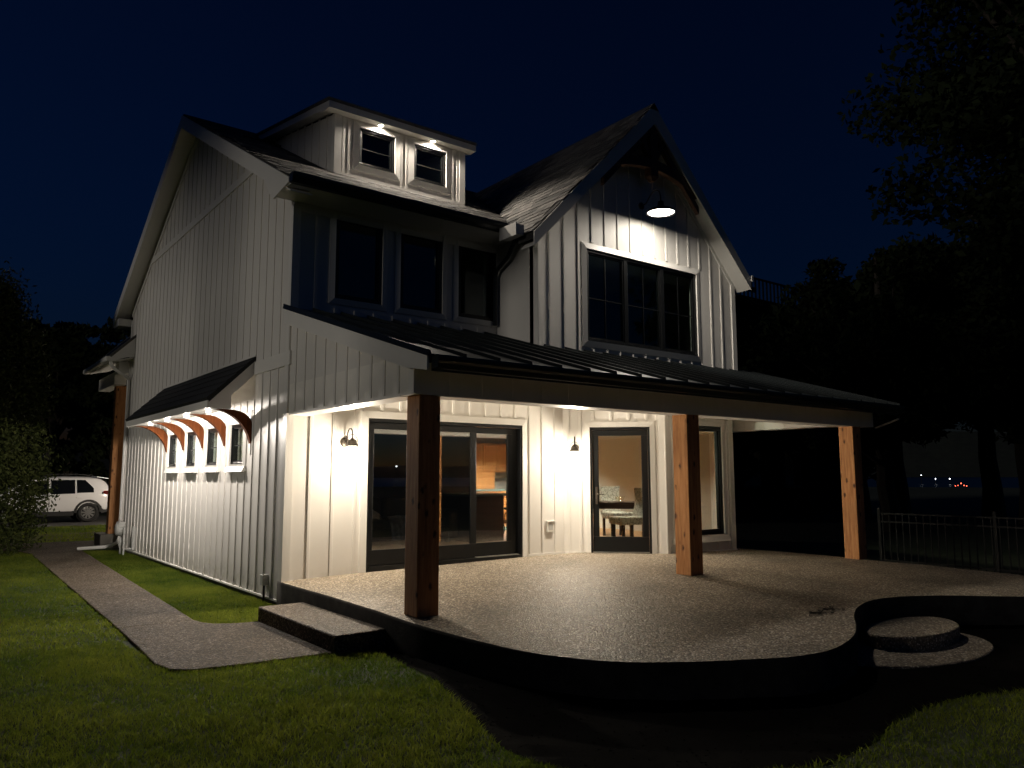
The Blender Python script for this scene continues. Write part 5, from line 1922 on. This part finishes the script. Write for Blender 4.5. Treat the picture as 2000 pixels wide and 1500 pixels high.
def lawn(name, poly, density, hmean, wmean, label, seed):
    g = np.random.default_rng(seed)
    xs = [p[0] for p in poly]
    ys_ = [p[1] for p in poly]
    area = (max(xs) - min(xs)) * (max(ys_) - min(ys_))
    n_ = int(area * density)
    P = np.stack([g.uniform(min(xs), max(xs), n_), g.uniform(min(ys_), max(ys_), n_)], 1)
    k = pip(P, poly)
    for q in PATHS:
        k &= ~pip(P, q)
    k &= ~pip(P, bp)
    k &= ~pip(P, pl)
    k &= ~((P[:, 0] > -.62) & (P[:, 0] < 0) & (P[:, 1] > -2.93) & (P[:, 1] < -.8))
    P = P[k]
    n_ = len(P)
    x, y = P[:, 0], P[:, 1]
    # patchy growth
    pat = (np.sin(x * 2.1 + 1.3 * np.sin(y * 1.7)) * np.sin(y * 2.6 + 1.1 * np.sin(x * 2.3)) * .5 + np.sin(x * 6.3 + 2 * np.sin(y * 4.1)) * np.sin(y * 5.7 + 1.7 * np.sin(x * 5.2)) * .35 + .3 * np.sin(x * 13 + 3 * np.sin(y * 9)) * np.sin(y * 12 + 2 * np.sin(x * 11)))
    h = hmean * (.65 + .5 * g.random(n_) + .42 * pat)
    h = np.clip(h, .012, None)
    ang = g.uniform(0, 2 * np.pi, n_)
    lean = g.uniform(.3, 1.4, n_) * h
    ld = g.uniform(0, 2 * np.pi, n_)
    w = wmean * (.7 + .6 * g.random(n_))
    wx, wy = np.cos(ang) * w, np.sin(ang) * w
    lx, ly = np.cos(ld) * lean, np.sin(ld) * lean
    z0 = np.full(n_, GZ - .004)
    V = np.empty((n_, 5, 3))
    V[:, 0] = np.stack([x - wx, y - wy, z0], 1)
    V[:, 1] = np.stack([x + wx, y + wy, z0], 1)
    V[:, 2] = np.stack([x + wx * .75 + lx * .3, y + wy * .75 + ly * .3, z0 + h * .6], 1)
    V[:, 3] = np.stack([x - wx * .75 + lx * .3, y - wy * .75 + ly * .3, z0 + h * .6], 1)
    V[:, 4] = np.stack([x + lx, y + ly, z0 + h], 1)
    me = bpy.data.meshes.new(name)
    me.vertices.add(n_ * 5)
    me.vertices.foreach_set('co', V.reshape(-1).astype(np.float32))
    li = np.array([0, 1, 2, 3, 3, 2, 4])[None, :] + (np.arange(n_) * 5)[:, None]
    me.loops.add(n_ * 7)
    me.loops.foreach_set('vertex_index', li.reshape(-1).astype(np.int32))
    me.polygons.add(n_ * 2)
    ls = np.stack([np.arange(n_) * 7, np.arange(n_) * 7 + 4], 1).reshape(-1)
    me.polygons.foreach_set('loop_start', ls.astype(np.int32))
    me.polygons.foreach_set('loop_total', np.tile(np.array([4, 3], dtype=np.int32), n_))
    me.update()
    at = me.attributes.new('tint', 'FLOAT', 'FACE')
    big = .5 * np.sin(x * .9 + 1.7 * np.sin(y * .6)) * np.sin(y * 1.1 + np.sin(x * .8)) 
    t = np.clip(.36 + .38 * pat + .30 * big + .40 * (g.random(n_) - .4), 0, 1)
    at.data.foreach_set('value', np.repeat(t, 2).astype(np.float32))
    o = mobj(name, me, 'grass')
    tag(o, label, 'grass', kind='stuff')
    return o

lawn('grass', [(-6.2, -7.2), (.2, -7.4), (0, -2.7), (-2.0, -2.6), (-2.1, -1.0), (-6.6, -1.0)], 5200, .044, .0028, 'mown lawn in the foreground left of the patio', 1)
lawn('grass', [(-6.6, -1.0), (-1.8, -1.0), (-1.5, 12.0), (-6.5, 12.6)], 2300, .042, .0040, 'mown lawn left of the side walkway', 2)
lawn('grass', [(-1.3, -.9), (-.02, -.9), (-.02, 9.9), (-1.1, 10.4)], 5000, .045, .0030, 'bright strip of lawn between walkway and house wall', 3)
lawn('grass', [(-1.0, -8.4), (6.5, -9.4), (6.5, -7.0), (-1, -6.0)], 2400, .042, .0032, 'dim lawn at the lower right beyond the soil bed', 4)
lawn('grass', [(-9, 13.6), (3, 13.2), (3, 20.5), (-9, 21)], 260, .07, .009, 'dim lawn between the walkways and the driveway', 5)
